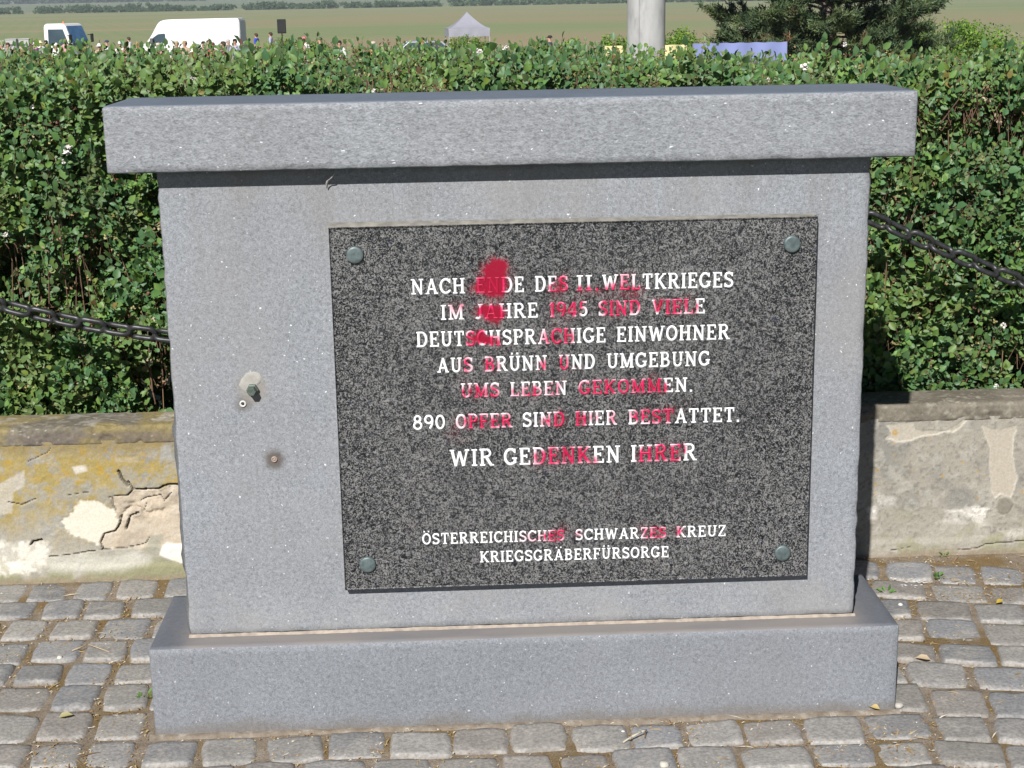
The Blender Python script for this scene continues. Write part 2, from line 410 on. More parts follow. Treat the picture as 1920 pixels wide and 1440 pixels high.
# spray stains: px, py, rx, ry, strength on stone, strength on letters
STAIN = [
 (925, 522, 17, 30, 2.2, 2.5), (918, 540, 24, 13, 1.9, 2.2), (936, 505, 13, 16, 1.4, 1.5), (918, 586, 22, 13, 2.0, 2.2), (930, 592, 14, 14, 1.2, 1.5),
 (903, 633, 17, 10, 1.7, 2.2), (912, 638, 12, 9, 1.1, 1.4), (898, 530, 16, 22, .5, 1.2), (915, 683, 10, 13, .5, 2.4), (925, 560, 40, 60, .20, .25), (950, 515, 22, 22, .35, .5),
 (1054, 535, 12, 17, .8, 2.2), (1036, 545, 16, 12, .35, 1.3), (1095, 548, 22, 12, .4, 2.0), (1062, 512, 10, 12, .3, .5), (1122, 548, 8, 8, .4, 1.6), (1150, 545, 24, 14, .3, 1.0), (1192, 547, 24, 12, .5, 1.6), (1180, 515, 30, 12, .2, .5), (1172, 532, 14, 16, .25, .8),
 (850, 578, 14, 22, .28, .7), (868, 572, 10, 14, .3, .8), (1040, 580, 16, 20, .5, 2.2), (1064, 582, 14, 18, .45, 2.2), (1086, 574, 14, 18, .25, 1.3), (1140, 572, 20, 20, .3, 1.5), (1160, 585, 18, 14, .3, 1.4), (1190, 568, 18, 18, .3, 1.5),
 (1236, 570, 11, 12, .8, 2.6), (1257, 575, 12, 18, .35, 2.0), (1278, 575, 12, 18, .5, 1.7), (1300, 580, 10, 14, .3, 1.4), (1290, 556, 16, 12, .3, .6),
 (884, 634, 10, 16, .5, 1.9), (928, 640, 12, 14, .6, 1.5), (1020, 635, 12, 16, .2, .8), (1042, 630, 14, 18, .35, 2.2), (1064, 632, 12, 18, .45, 2.1), (1050, 608, 40, 12, .14, .2), (1250, 618, 12, 16, .06, .35), (958, 650, 25, 20, .12, .2),
 (875, 685, 12, 20, .22, 1.3), (932, 686, 10, 12, .15, .8), (1020, 684, 12, 16, .25, 1.2), (1056, 684, 13, 18, .35, 1.9), (1085, 690, 16, 12, .1, .6), (1058, 712, 14, 10, .25, .3),
 (870, 738, 10, 16, .4, 1.4), (895, 738, 14, 16, .5, 2.3), (925, 735, 14, 16, .25, 1.5), (968, 735, 16, 16, .2, 1.2), (1000, 738, 16, 16, .35, 1.6), (1038, 732, 16, 18, .22, 1.3), (1095, 732, 14, 18, .4, 2.2), (1120, 728, 14, 18, .4, 2.2), (1145, 726, 14, 18, .4, 2.1), (1172, 726, 14, 18, .35, 1.9), (1200, 724, 16, 18, .5, 2.0), (1228, 720, 13, 20, .55, 2.7), (1243, 732, 9, 12, .4, 1.7), (1225, 700, 10, 12, .2, .3), (1262, 724, 12, 16, .1, .4),
 (862, 790, 14, 20, .35, .6), (884, 792, 12, 16, .6, 2.1), (905, 792, 12, 16, .5, 2.2), (930, 790, 14, 16, .35, 1.7), (952, 790, 12, 16, .35, 1.7), (1000, 790, 24, 16, .12, .4), (1028, 788, 12, 16, .25, 1.0), (1050, 785, 12, 18, .7, 2.4), (1086, 784, 12, 18, .6, 2.4), (1112, 784, 16, 16, .25, .9), (1150, 784, 12, 16, .2, 1.0), (1192, 780, 14, 16, .25, 1.2), (1216, 778, 14, 16, .45, 1.9), (1236, 777, 12, 16, .4, 1.8), (1256, 774, 14, 16, .5, 1.9),
 (848, 812, 18, 22, .3, .3), (872, 828, 16, 12, .22, .3), (1000, 868, 22, 16, .22, .4), (1012, 856, 14, 20, .3, 1.2), (1036, 854, 14, 20, .4, 1.9), (1062, 854, 16, 20, .4, 2.1), (1092, 852, 18, 20, .4, 2.0), (1112, 866, 12, 10, .4, 1.1), (1050, 876, 40, 14, .14, .3), (1200, 856, 14, 18, .3, .8), (1215, 850, 14, 18, .4, 1.6), (1238, 850, 14, 18, .45, 2.4), (1264, 848, 14, 18, .45, 2.0), (1280, 842, 12, 16, .3, 1.0), (1250, 832, 30, 12, .2, .3),
 (1000, 1008, 40, 14, .22, .7), (1040, 1004, 20, 14, .5, 1.6), (1055, 990, 14, 14, .4, .8), (915, 1008, 30, 12, .12, .35), (1085, 1003, 12, 14, .3, .8), (1215, 1000, 18, 14, .3, 1.0), (1240, 998, 14, 14, .5, 1.7), (1205, 986, 24, 14, .3, .4), (1272, 998, 14, 14, .35, 1.2), (1060, 1040, 40, 14, .12, .2), (1165, 925, 14, 16, .16, .2), (1230, 1050, 30, 24, .14, .3), (770, 985, 24, 16, .16, .2), (840, 620, 40, 90, .05, .05), (930, 700, 34, 24, .14, .1), (1290, 760, 24, 18, .16, .2), (1100, 1085, 140, 26, .06, .05), (1140, 580, 120, 40, .07, .1), (870, 715, 26, 20, .18, .2),
]
def _st():
    out = []
    for (px, py, rx, ry, a, b) in STAIN:
        x, z = qp(px, py); k = .00111
        out.append((x, z, rx*k, ry*k, a, b))
    return np.array(out)
ST = _st()
def paint_mask(P, letters=False):
    """P (n,3) world positions on the plaque"""
    q = np.stack([P[:, 0], P[:, 2]], 1)
    wob = np.stack([fbm(q, 60, 3, 1)-.5, fbm(q, 60, 3, 2)-.5], 1)*.018
    q = q+wob; s = np.zeros(len(q))
    for (x, z, rx, rz, a, b) in ST:
        d2 = ((q[:, 0]-x)/rx)**2+((q[:, 1]-z)/rz)**2
        s += (b if letters else a)*np.exp(-d2*1.15)
    gr = fbm(np.stack([P[:, 0], P[:, 2]], 1), 320, 3, 5)
    if letters: return np.clip(sstep(s, .12, 1.7)*.72+np.clip(s-1.9, 0, 1)*.4, 0, 1)
    return np.clip(sstep(s, .02, 1.25)*.98*np.clip(.6+1.6*(gr-.5)*(1-sstep(s, .8, 1.4))*1.6+.4*sstep(s, .6, 1.3), 0, 1), 0, .985)
def plaque():
    xs = np.linspace(QX0, QX1, 300); zs = np.linspace(QZ0, QZ1, 236)
    bev = .0015
    U, W = np.meshgrid(xs, zs, indexing='ij'); n = U.size
    V = np.stack([U.ravel(), np.full(n, QY), W.ravel()], 1)
    idx = np.arange(n).reshape(len(xs), len(zs))
    Fq = [np.stack([idx[:-1, :-1], idx[1:, :-1], idx[1:, 1:], idx[:-1, 1:]], -1).reshape(-1, 4)]
    ring = np.concatenate([idx[:, 0], idx[-1, 1:], idx[-2::-1, -1], idx[0, -2:0:-1]])
    B = V[ring].copy(); c = np.array([(QX0+QX1)/2, 0, (QZ0+QZ1)/2])
    R1 = B.copy(); R1[:, 0] += np.sign(B[:, 0]-c[0])*bev*(np.isclose(B[:, 0], QX0) | np.isclose(B[:, 0], QX1)); R1[:, 2] += np.sign(B[:, 2]-c[2])*bev*(np.isclose(B[:, 2], QZ0) | np.isclose(B[:, 2], QZ1)); R1[:, 1] = QY+bev
    R2 = R1.copy(); R2[:, 1] = .0005
    m = len(ring); a = ring; b = n+np.arange(m); d = n+m+np.arange(m)
    for p, q in ((a, b), (b, d)):
        Fq.append(np.stack([p, q, np.roll(q, -1), np.roll(p, -1)], 1)[:, ::-1])
    V = np.concatenate([V, R1, R2])
    pm = paint_mask(V)
    return mesh_np('plaque', V, np.concatenate(Fq), MAT['plaque'], memorial, colors={'paint': np.repeat(pm[:, None], 3, 1)})
plq = plaque()
plq['label'] = 'dark speckled granite plaque with white lettering and red spray paint'

# --- stroke alphabet (cap height 1), every glyph: width, list of strokes (points, thickness)
TK, TN, SF = .165, .115, .095
def arc(cx, cy, rx, ry, a0, a1, n=14):
    return [(cx+rx*math.cos(math.radians(a0+(a1-a0)*i/n)), cy+ry*math.sin(math.radians(a0+(a1-a0)*i/n))) for i in range(n+1)]
def sf(x, y, h=.15, l=1.0, r=1.0):
    yy = SF/2 if y == 0 else 1-SF/2
    return ([(x-h*l, yy), (x+h*r, yy)], SF)
def ln(*p, t=None): return (list(p), TK if t is None else t)
G = {}
G['I'] = (.34, [ln((.17, 0), (.17, 1)), sf(.17, 0, .16), sf(.17, 1, .16)])
G['N'] = (.86, [ln((.17, 0), (.17, 1), t=TN), ln((.15, .97), (.69, .03)), ln((.69, 0), (.69, 1), t=TN), sf(.17, 0), sf(.12, 1, .12), sf(.69, 1)])
G['A'] = (.84, [ln((.42, .97), (.14, .03), t=TN), ln((.42, .97), (.7, .03)), ln((.22, .32), (.62, .32), t=TN), sf(.13, 0, .13), sf(.71, 0, .13), ([(.34, .955), (.5, .955)], SF)])
G['C'] = (.76, [(arc(.42, .5, .34, .44, 42, 318, 24), TK*.95), ln((.70, .98), (.70, .70), t=TN*.8), ln((.68, .27), (.70, .16), t=TN)])
G['H'] = (.84, [ln((.17, 0), (.17, 1)), ln((.67, 0), (.67, 1)), ln((.17, .52), (.67, .52), t=TN), sf(.17, 0), sf(.17, 1), sf(.67, 0), sf(.67, 1)])
G['E'] = (.70, [ln((.17, 0), (.17, 1)), ln((.02, 1-SF/2), (.62, 1-SF/2), t=SF*1.1), ln((.02, SF/2), (.64, SF/2), t=SF*1.1), ln((.17, .52), (.46, .52), t=TN), ln((.6, 1), (.6, .76), t=TN*.8), ln((.625, 0), (.625, .26), t=TN*.8), ln((.46, .63), (.46, .41), t=TN*.75)])
G['F'] = (.66, [ln((.17, 0), (.17, 1)), ln((.02, 1-SF/2), (.6, 1-SF/2), t=SF*1.1), sf(.17, 0), ln((.17, .5), (.46, .5), t=TN), ln((.58, 1), (.58, .75), t=TN*.8), ln((.46, .62), (.46, .38), t=TN*.75)])
G['D'] = (.82, [ln((.17, 0), (.17, 1)), ([(.02, 1-SF/2), (.40, 1-SF/2)]+arc(.40, .5, .33, .455, 88, -88, 18)+[(.40, SF/2), (.02, SF/2)], TN*1.05), (arc(.38, .5, .335, .44, 55, -55, 10), TK)])
G['S'] = (.66, [(arc(.33, .735, .235, .205, 20, 250, 14)+arc(.33, .27, .25, .215, 75, -160, 18), TK*.92), ln((.57, .97), (.57, .72), t=TN*.8), ln((.075, .03), (.075, .3), t=TN*.8)])
G['W'] = (1.12, [ln((.13, .97), (.34, .03)), ln((.34, .03), (.56, .9), t=TN), ln((.56, .9), (.78, .03)), ln((.78, .03), (1.0, .97), t=TN), sf(.13, 1, .13), sf(.99, 1, .13)])
G['L'] = (.66, [ln((.17, 0), (.17, 1)), sf(.17, 1), ln((.02, SF/2), (.6, SF/2), t=SF*1.1), ln((.585, 0), (.585, .28), t=TN*.8)])
G['T'] = (.74, [ln((.37, 0), (.37, 1)), sf(.37, 0, .17), ln((.04, 1-SF/2), (.7, 1-SF/2), t=SF*1.1), ln((.075, 1), (.075, .74), t=TN*.8), ln((.665, 1), (.665, .74), t=TN*.8)])
G['K'] = (.84, [ln((.17, 0), (.17, 1)), sf(.17, 0), sf(.17, 1), ln((.68, .97), (.2, .42), t=TN), ln((.32, .58), (.70, .03)), sf(.68, 1, .13), sf(.72, 0, .11)])
G['R'] = (.82, [ln((.17, 0), (.17, 1)), sf(.17, 0), ([(.02, 1-SF/2), (.40, 1-SF/2)]+arc(.40, .745, .22, .21, 90, -90, 14)+[(.40, .535), (.17, .49)], TN*1.15), ln((.40, .5), (.68, .03)), sf(.72, 0, .1)])
G['P'] = (.70, [ln((.17, 0), (.17, 1)), sf(.17, 0), ([(.02, 1-SF/2), (.38, 1-SF/2)]+arc(.38, .72, .23, .235, 90, -90, 14)+[(.38, .485), (.17, .48)], TN*1.2)])
G['B'] = (.74, [ln((.17, 0), (.17, 1)), ([(.02, 1-SF/2), (.38, 1-SF/2)]+arc(.38, .745, .19, .21, 90, -90, 12)+[(.2, .53)], TN*1.15), ([(.2, .53), (.40, .52)]+arc(.40, .285, .23, .235, 90, -90, 12)+[(.38, SF/2), (.02, SF/2)], TN*1.2)])
G['G'] = (.82, [(arc(.42, .5, .34, .44, 42, 318, 24), TK*.95), ln((.68, .98), (.68, .72), t=TN*.8), ln((.68, .40), (.68, .12), t=TK), ln((.5, .40), (.8, .40), t=SF)])
G['J'] = (.52, [([(.36, 1), (.36, .22)]+arc(.2, .22, .16, .17, 0, -150, 8), TK), sf(.36, 1)])
G['M'] = (1.0, [ln((.17, 0), (.17, 1), t=TN), ln((.16, .97), (.5, .06)), ln((.5, .06), (.83, .97), t=TN), ln((.83, 0), (.83, 1)), sf(.17, 0), sf(.1, 1, .1), sf(.83, 0), sf(.9, 1, .1)])
G['O'] = (.80, [(arc(.40, .5, .32, .44, 90, 450, 30), TK*.92)])
G['U'] = (.82, [([(.17, 1), (.17, .33)]+arc(.41, .33, .24, .28, 180, 360, 14)+[(.65, .33), (.65, 1)], TK*.88), sf(.17, 1), sf(.65, 1)])
G['V'] = (.82, [ln((.13, .97), (.40, .03)), ln((.40, .03), (.68, .97), t=TN), sf(.13, 1, .13), sf(.69, 1, .13)])
G['Z'] = (.68, [ln((.06, 1-SF/2), (.62, 1-SF/2), t=SF*1.15), ln((.60, .96), (.07, .04), t=TK*.9), ln((.05, SF/2), (.63, SF/2), t=SF*1.15), ln((.09, 1), (.09, .75), t=TN*.8), ln((.60, 0), (.60, .26), t=TN*.8)])
G['.'] = (.26, [ln((.13, -.01), (.13, .15), t=.16)])
G['1'] = (.40, [ln((.22, 0), (.22, 1)), ln((.22, .96), (.05, .80), t=TN), sf(.22, 0, .15)])
G['9'] = (.66, [(arc(.33, .69, .24, .26, 0, 360, 22), TK*.9), ([(.57, .69)]+arc(.25, .6, .33, .56, 8, -68, 10), TK*.9)])
G['4'] = (.70, [ln((.48, 0), (.48, 1)), ln((.46, .97), (.05, .33), t=TN), ln((.05, .30), (.68, .30), t=TN), sf(.48, 0, .13)])
G['5'] = (.62, [ln((.14, .95), (.55, .95), t=TN), ln((.15, .97), (.11, .55), t=TN), (arc(.29, .33, .24, .27, 130, -155, 18), TK*.9)])
G['8'] = (.64, [(arc(.32, .745, .2, .2, -90, 270, 20), TK*.85), (arc(.32, .29, .25, .24, -90, 270, 22), TK*.88)])
G['0'] = (.68, [(arc(.34, .5, .26, .44, 90, 450, 28), TK*.9)])
for u, b in (('Ü', 'U'), ('Ö', 'O'), ('Ä', 'A')):
    wd, st = G[b]; cx = wd/2
    G[u] = (wd, st+[ln((cx-.2, 1.12), (cx-.2, 1.25), t=.13), ln((cx+.2, 1.12), (cx+.2, 1.25), t=.13)])
GAP = .12
_LY = [0]
def stroke_mesh(pts, th):
    """densify and offset; returns quads in glyph units"""
    P = [np.array(pts[0], float)]
    for a, b in zip(pts, pts[1:]):
        a = np.array(a, float); b = np.array(b, float); L = np.linalg.norm(b-a); k = max(1, int(L/.09))
        for i in range(1, k+1): P.append(a+(b-a)*i/k)
    P = np.array(P); closed = np.linalg.norm(P[0]-P[-1]) < 1e-6
    T = np.zeros_like(P); T[1:-1] = P[2:]-P[:-2]; T[0] = P[1]-P[0]; T[-1] = P[-1]-P[-2]
    if closed: T[0] = T[-1] = P[1]-P[-2]
    T /= np.linalg.norm(T, axis=1)[:, None]+1e-9
    Nn = np.stack([-T[:, 1], T[:, 0]], 1)*th/2
    return P+Nn, P-Nn
def text_line(words, name='lettering'):
    """words: (text, x_left_px, x_right_px), baseline px (left, right ends), cap height px"""
    words, (bx0, by0, bx1, by1), hpx = words
    for wtxt, xl, xr in words:
        V = []; F = []; off = 0
        base = lambda px: by0+(by1-by0)*(px-bx0)/(bx1-bx0)
        x0, z0 = qp(xl, base(xl)); x1, z1 = qp(xr, base(xr)); xm, zt = qp((xl+xr)/2, base((xl+xr)/2)-hpx)
        h = zt-(z0+z1)/2
        tot = sum(G[c][0] for c in wtxt)+GAP*(len(wtxt)-1)
        sx = (x1-x0)/tot; cur = 0.0
        for c in wtxt:
            wd, st = G[c]
            for pts, th in st:
                hv = sx/h  # keep stroke thickness even if letters are stretched
                A, B = stroke_mesh([(p[0]*hv, p[1]) for p in pts], th*.97)
                _LY[0] = (_LY[0]+1) % 40
                y = QY-.0005-.00002*_LY[0]
                ring = []
                for arr, yy in ((A, y), (B, y), (A, QY+.0004), (B, QY+.0004)):
                    X = x0+cur*sx+arr[:, 0]*h; tt = (X-x0)/(x1-x0); Z = z0+(z1-z0)*tt+arr[:, 1]*h
                    ring.append(np.stack([X, np.full(len(X), yy), Z], 1))
                n = len(A); V.extend(ring)
                a, b, d, e = (off+k*n+np.arange(n) for k in range(4))
                for p, q in ((b, a), (a, d), (e, b)):
                    F.append(np.stack([p[:-1], p[1:], q[1:], q[:-1]], 1))
                off += 4*n
            cur += wd+GAP
        V = np.concatenate(V); F = np.concatenate(F)
        pm = paint_mask(V, True)
        mesh_np(name, V, F, MAT['letter'], plq, colors={'paint': np.repeat(pm[:, None], 3, 1)})
LINES = [
 ([('NACH', 771, 872), ('ENDE', 893, 983), ('DES', 1003, 1065), ('II.', 1081, 1124), ('WELTKRIEGES', 1129, 1375)], (771, 552.5, 1375, 538.5), 29),
 ([('IM', 827, 870), ('JAHRE', 891, 1009), ('1945', 1030, 1102), ('SIND', 1122, 1201), ('VIELE', 1222, 1322)], (827, 600, 1322, 587.5), 28),
 ([('DEUTSCHSPRACHIGE', 781, 1136), ('EINWOHNER', 1156, 1368)], (781, 651, 1368, 636), 28.3),
 ([('AUS', 820, 887), ('BRÜNN', 909, 1026), ('UND', 1048, 1116), ('UMGEBUNG', 1138, 1331)], (820, 699, 1331, 685.5), 27.5),
 ([('UMS', 864, 937), ('LEBEN', 957, 1063), ('GEKOMMEN.', 1085, 1299)], (864, 745.5, 1299, 734), 26.5),
 ([('890', 775, 835), ('OPFER', 855, 961), ('SIND', 980, 1059), ('HIER', 1079, 1157), ('BESTATTET.', 1178, 1387)], (775, 806, 1387, 790.5), 27),
 ([('WIR', 844, 926), ('GEDENKEN', 945, 1163), ('IHRER', 1183, 1306)], (844, 875, 1306, 863), 31.5),
 ([('ÖSTERREICHISCHES', 792, 1058), ('SCHWARZES', 1079, 1249), ('KREUZ', 1268, 1361)], (792, 1021, 1361, 1005), 20.5),
 ([('KRIEGSGRÄBERFÜRSORGE', 900, 1254)], (900, 1054.5, 1254, 1044.5), 20.5),
]
for L in LINES: text_line(L)
# plaque bolts
for px, py in ((665.5, 477.5), (1484.5, 457), (689.5, 1057.5), (1466.5, 1036)):
    x, z = qp(px, py); bm = bmesh.new()
    mt = Matrix.Translation((x, QY, z)) @ Matrix.Rotation(math.radians(90), 4, 'X')
    bm_lathe(bm, [(.0168, -.0005), (.0168, .0050), (.0158, .0064), (.012, .0069), (0, .0071)], mt, 28)
    mesh_bm('bolt_head', bm, MAT['bolt'], plq, True)
# sealing bead along the plaque's top
bm = bmesh.new(); rows = []
for x in np.linspace(QX0-.003, QX1-.004, 130):
    k = (x-QX0)/(QX1-QX0); p = np.array([[x, 0, 0]])
    hgt = .0055*(1-k)+.0022*k+.0018*(float(fbm(p, 25, 3, 2)[0])-.5)
    rows.append([bm.verts.new((x, -.0195, QZ1+.0016)), bm.verts.new((x, -.017, QZ1+hgt*.7)), bm.verts.new((x, -.001, QZ1+hgt+.003))])
for a, b in zip(rows, rows[1:]):
    for i in range(2): bm.faces.new((a[i], b[i], b[i+1], a[i+1]))
mesh_bm('sealant_bead', bm, simple('grey_sealant', (.21, .20, .175), .9, var=.3, scale=50), memorial, True)

# --- broken-out fixing: filler patch, bolt stub, two plugs
def blob(name, pts_px, y_edge, y_mid, mat, parent):
    P = [onY(px, py, 0) for px, py in pts_px]; c = sum(P, Vector())/len(P)
    bm = bmesh.new(); rings = []
    for f, y in ((1.0, y_edge), (.88, y_edge-.0022), (.55, y_mid), (.25, y_mid)):
        rings.append([bm.verts.new((c.x+(p.x-c.x)*f, y, c.z+(p.z-c.z)*f)) for p in P])
    n = len(P)
    for A, B in zip(rings, rings[1:]):
        for i in range(n): bm.faces.new((A[i], A[(i+1) % n], B[(i+1) % n], B[i]))
    bm.faces.new(rings[-1]); return mesh_bm(name, bm, mat, parent, True)
blob('filler_patch', [(447, 722), (452, 711), (462, 699), (475, 696), (486, 699), (491, 708), (489, 717), (482, 722), (484, 733), (470, 738), (457, 736)], .0004, -.0008, MAT['patch'], memorial)
bm = bmesh.new(); c = onY(474, 730, 0)
mt = Matrix.Translation((c.x, -.0015, c.z)) @ Matrix.Rotation(math.radians(90), 4, 'X')
bm_lathe(bm, [(.0125, 0), (.0125, .006), (.010, .0075), (.0092, .0075), (.0092, .021), (.008, .0225), (0, .0225)], mt, 6)
mesh_bm('bolt_stub', bm, simple('greenish_steel', (.10, .13, .11), .55, .4, .3, 150), memorial, False)
for (px, py, r, m) in ((455.5, 757, .0068, simple('white_plastic', (.6, .59, .56), .5)), (514.5, 861, .0062, simple('dull_copper', (.36, .27, .23), .55, .2, .2, 200))):
    bm = bmesh.new(); c = onY(px, py, 0); mt = Matrix.Translation((c.x, -.0002, c.z)) @ Matrix.Rotation(math.radians(90), 4, 'X')
    bm_lathe(bm, [(r*1.02, 0), (r*.98, .0022), (r*.62, .0024), (r*.52, .0008), (r*.5, .0003), (0, .0003)], mt, 18)
    mesh_bm('wall_plug', bm, m, memorial, True)
    bm = bmesh.new(); mt = Matrix.Translation((c.x, -.0006, c.z)) @ Matrix.Rotation(math.radians(90), 4, 'X')
    bm_lathe(bm, [(r*.42, 0), (r*.42, .0006), (0, .0006)], mt, 12)
    mesh_bm('plug_hole', bm, MAT['black'] if py < 800 else MAT['mortar'], memorial, True)  # black disc paints the shade inside the hole; lower plug gets mortar colour

# ------------------------------------------------------------------ low wall
WY = .862
def w2(pts): return [(lambda v: (v.x, v.z))(onY(x, y, WY)) for x, y in pts]
def zl(*pts): return w2([(x/2.6667, 700+y/2.6667) for x, y in pts])       # left close-up coordinates
def zr(*pts): return w2([(1580+x/3.6, 700+y/3.6) for x, y in pts])        # right close-up coordinates
def build_wall():
    root = thing('low_wall', 'low plastered wall with stone coping behind the memorial, ochre lichen and cracks on its left', 'wall', (0, WY, 0))
    xs = np.unique(np.concatenate([np.arange(-3.4, -1.4, .03), np.arange(-1.4, -.80, .0028), np.arange(-.8, .9, .03), np.arange(.9, 1.46, .0032), np.arange(1.46, 3.5, .03)]))
    zs = np.arange(-.04, .384, .0028)
    U, W = np.meshgrid(xs, zs, indexing='ij'); P = np.stack([U.ravel(), W.ravel()], 1); n = len(P)
    wob = np.stack([fbm(P, 22, 5, 1, .62)-.5, fbm(P, 22, 5, 2, .62)-.5], 1)*.034
    Q = P+wob; Q2 = P+wob*.42
    n1 = fbm(P, 9, 4, 3); n2 = fbm(P, 40, 4, 4); n3 = fbm(P, 130, 3, 5)
    right = sstep(P[:, 0], .2, .6)
    # base plaster: grey beige, mottled
    c = np.tile(np.array([.36, .335, .28]), (n, 1))
    c = mixc(c, (.26, .25, .225), sstep(n1, .45, .62)*.8)
    c = mixc(c, (.46, .44, .38), sstep(n2, .52, .68)*.55)
    c = mixc(c, (.19, .175, .145), sstep(n3, .58, .72)*.55*(.4+.6*right))
    h = (n2-.5)*.004+(n3-.5)*.0022
    lz = 1-sstep(P[:, 1], .05, .16)
    c = mixc(c, (.50, .47, .39), lz*sstep(n1, .4, .55)*.5)
    # ---- left bay
    left = 1-right
    nl_ = fbm(Q, 24, 6, 51, .68)
    lich = left*sstep(Q[:, 1]+(n1-.5)*.2, .06, .22)*sstep(nl_, .33, .50)
    c = mixc(c, (.36, .275, .09), lich*.92); c = mixc(c, (.42, .36, .24), left*sstep(fbm(P, 70, 4, 52, .65), .55, .66)*.4)
    c = mixc(c, (.44, .28, .04), left*sstep(fbm(P, 85, 5, 9, .65), .57, .66)*sstep(Q[:, 1], .2, .3)*.7)
    c = mixc(c, (.22, .18, .11), left*sstep(Q[:, 1]+(n2-.5)*.05, .325, .375)*.6)
    c = mixc(c, (.33, .32, .28), left*sstep(fbm(Q, 26, 6, 12, .66), .53, .62)*.7*(1-sstep(P[:, 1], .3, .36)))
    c = mixc(c, (.27, .265, .15), left*(1-sstep(Q[:, 1], .035, .075))*sstep(fbm(P, 14, 3, 15), .36, .5)*.9)
    white = poly_sd(Q2, zl((300, 740), (345, 690), (430, 636), (490, 640), (560, 690), (603, 735), (560, 790), (500, 852), (440, 835), (330, 795)))
    mwh = 1-sstep(white+(n2-.5)*.03+(n3-.5)*.012, -.003, .004); c = mixc(c, (.72, .655, .54), mwh*.96); h = h*(1-mwh*.7)-mwh*.0018
    pw = poly_sd(Q2, zl((-40, 850), (150, 845), (236, 862), (245, 905), (200, 985), (60, 1000), (-40, 1015))); m = 1-sstep(pw+(n3-.5)*.02, -.006, .012)
    c = mixc(c, (.70, .66, .57), m*(.45+.55*sstep(n2, .36, .5)))
    pw = poly_sd(Q2, zl((240, 930), (420, 915), (560, 930), (690, 890), (740, 930), (600, 975), (400, 985), (250, 985))); m = 1-sstep(pw, -.01, .02)
    c = mixc(c, (.58, .56, .49), m*.75)
    for pts, colr in ((((0, 560), (60, 520), (120, 480), (125, 560), (70, 600), (60, 690), (0, 700)), (.5, .46, .38)), (((365, 475), (430, 462), (440, 490), (385, 508)), (.62, .6, .54)), (((805, 370), (860, 365), (862, 432), (800, 430)), (.36, .35, .32)), (((575, 425), (690, 415), (690, 440), (580, 445)), (.42, .35, .22))):
        m = 1-sstep(poly_sd(Q2, zl(*pts)), -.002, .004); c = mixc(c, colr, m*.8)
    ex = poly_sd(Q2, zl((545, 618), (640, 606), (668, 588), (760, 582), (800, 590), (885, 560), (960, 560), (960, 870), (890, 865), (720, 862), (510, 882), (505, 850), (522, 803), (580, 780), (604, 735), (575, 690), (562, 660)))
    mex = 1-sstep(ex, -.001, .0025)
    ero = fbm(P, 26, 5, 17); ridge = np.abs(fbm(P, 16, 4, 19)-.5)*2
    cx = np.tile(np.array([.52, .44, .335]), (n, 1)); cx = mixc(cx, (.40, .335, .26), sstep(ero, .5, .66)*.7); cx = mixc(cx, (.58, .52, .43), sstep(n2, .5, .65)*.5)
    c = c*(1-mex[:, None])+cx*mex[:, None]
    upper = sstep(P[:, 1], zl((700, 740))[0][1], zl((700, 690))[0][1])
    h = h*(1-mex)+mex*(-.0055+(ero-.5)*.022*(.25+.75*upper)-.006*(1-sstep(ridge, .0, .12))*upper+(n3-.5)*.002)
    pw = poly_sd(Q2, zl((800, 880), (830, 850), (960, 860), (960, 960), (890, 943), (800, 910))); m = 1-sstep(pw, -.003, .003); c = mixc(c, (.78, .74, .66), m*.95)
    pw = poly_sd(Q2, zl((740, 820), (810, 815), (800, 890), (740, 895))); m = 1-sstep(pw, -.003, .008); c = mixc(c, (.33, .32, .25), m*.8)
    cracks = [(zl((592, 490), (612, 530), (640, 562)), .0042), (zl((640, 540), (665, 578), (730, 582)), .0036), (zl((730, 578), (790, 580), (825, 562), (890, 555)), .0034), (zl((668, 580), (635, 610), (545, 616)), .0018),
              (zl((560, 625), (562, 660), (578, 690)), .0018), (zl((605, 712), (598, 750), (575, 790), (520, 805), (500, 850), (512, 880)), .0026), (zl((628, 782), (642, 740), (648, 715), (692, 700)), .0034),
              (zl((245, 918), (420, 896), (505, 884), (640, 872), (730, 850), (745, 822)), .0014), (zl((40, 643), (110, 656), (178, 628)), .0016), (zl((155, 858), (165, 842), (208, 834)), .004),
              (zl((700, 640), (735, 625), (800, 612), (820, 640), (860, 600)), .0015), (zl((660, 700), (720, 690), (730, 655)), .001), (zl((320, 612), (400, 600), (470, 590)), .0009), (zl((140, 440), (190, 420), (240, 395), (252, 370)), .0009),
              (zr((690, 1192), (810, 1190), (900, 1180), (960, 1150), (1010, 1146), (1230, 1128)), .0016), (zr((195, 1190), (350, 1188), (480, 1165)), .0007)]
    for line, wd in cracks:
        d = seg_dist(P+wob*.14, line); k = wd*(.3+1.0*fbm(P, 50, 3, 23))
        m = 1-sstep(d, k*.55, k*1.15); h = h-m*min(.014, .004+wd*3); c = mixc(c, (.06, .05, .038), m*.85)
        m2 = (1-sstep(d, k, k*2.4))*.35; c = mixc(c, (.5, .45, .36), m2*(1-m))
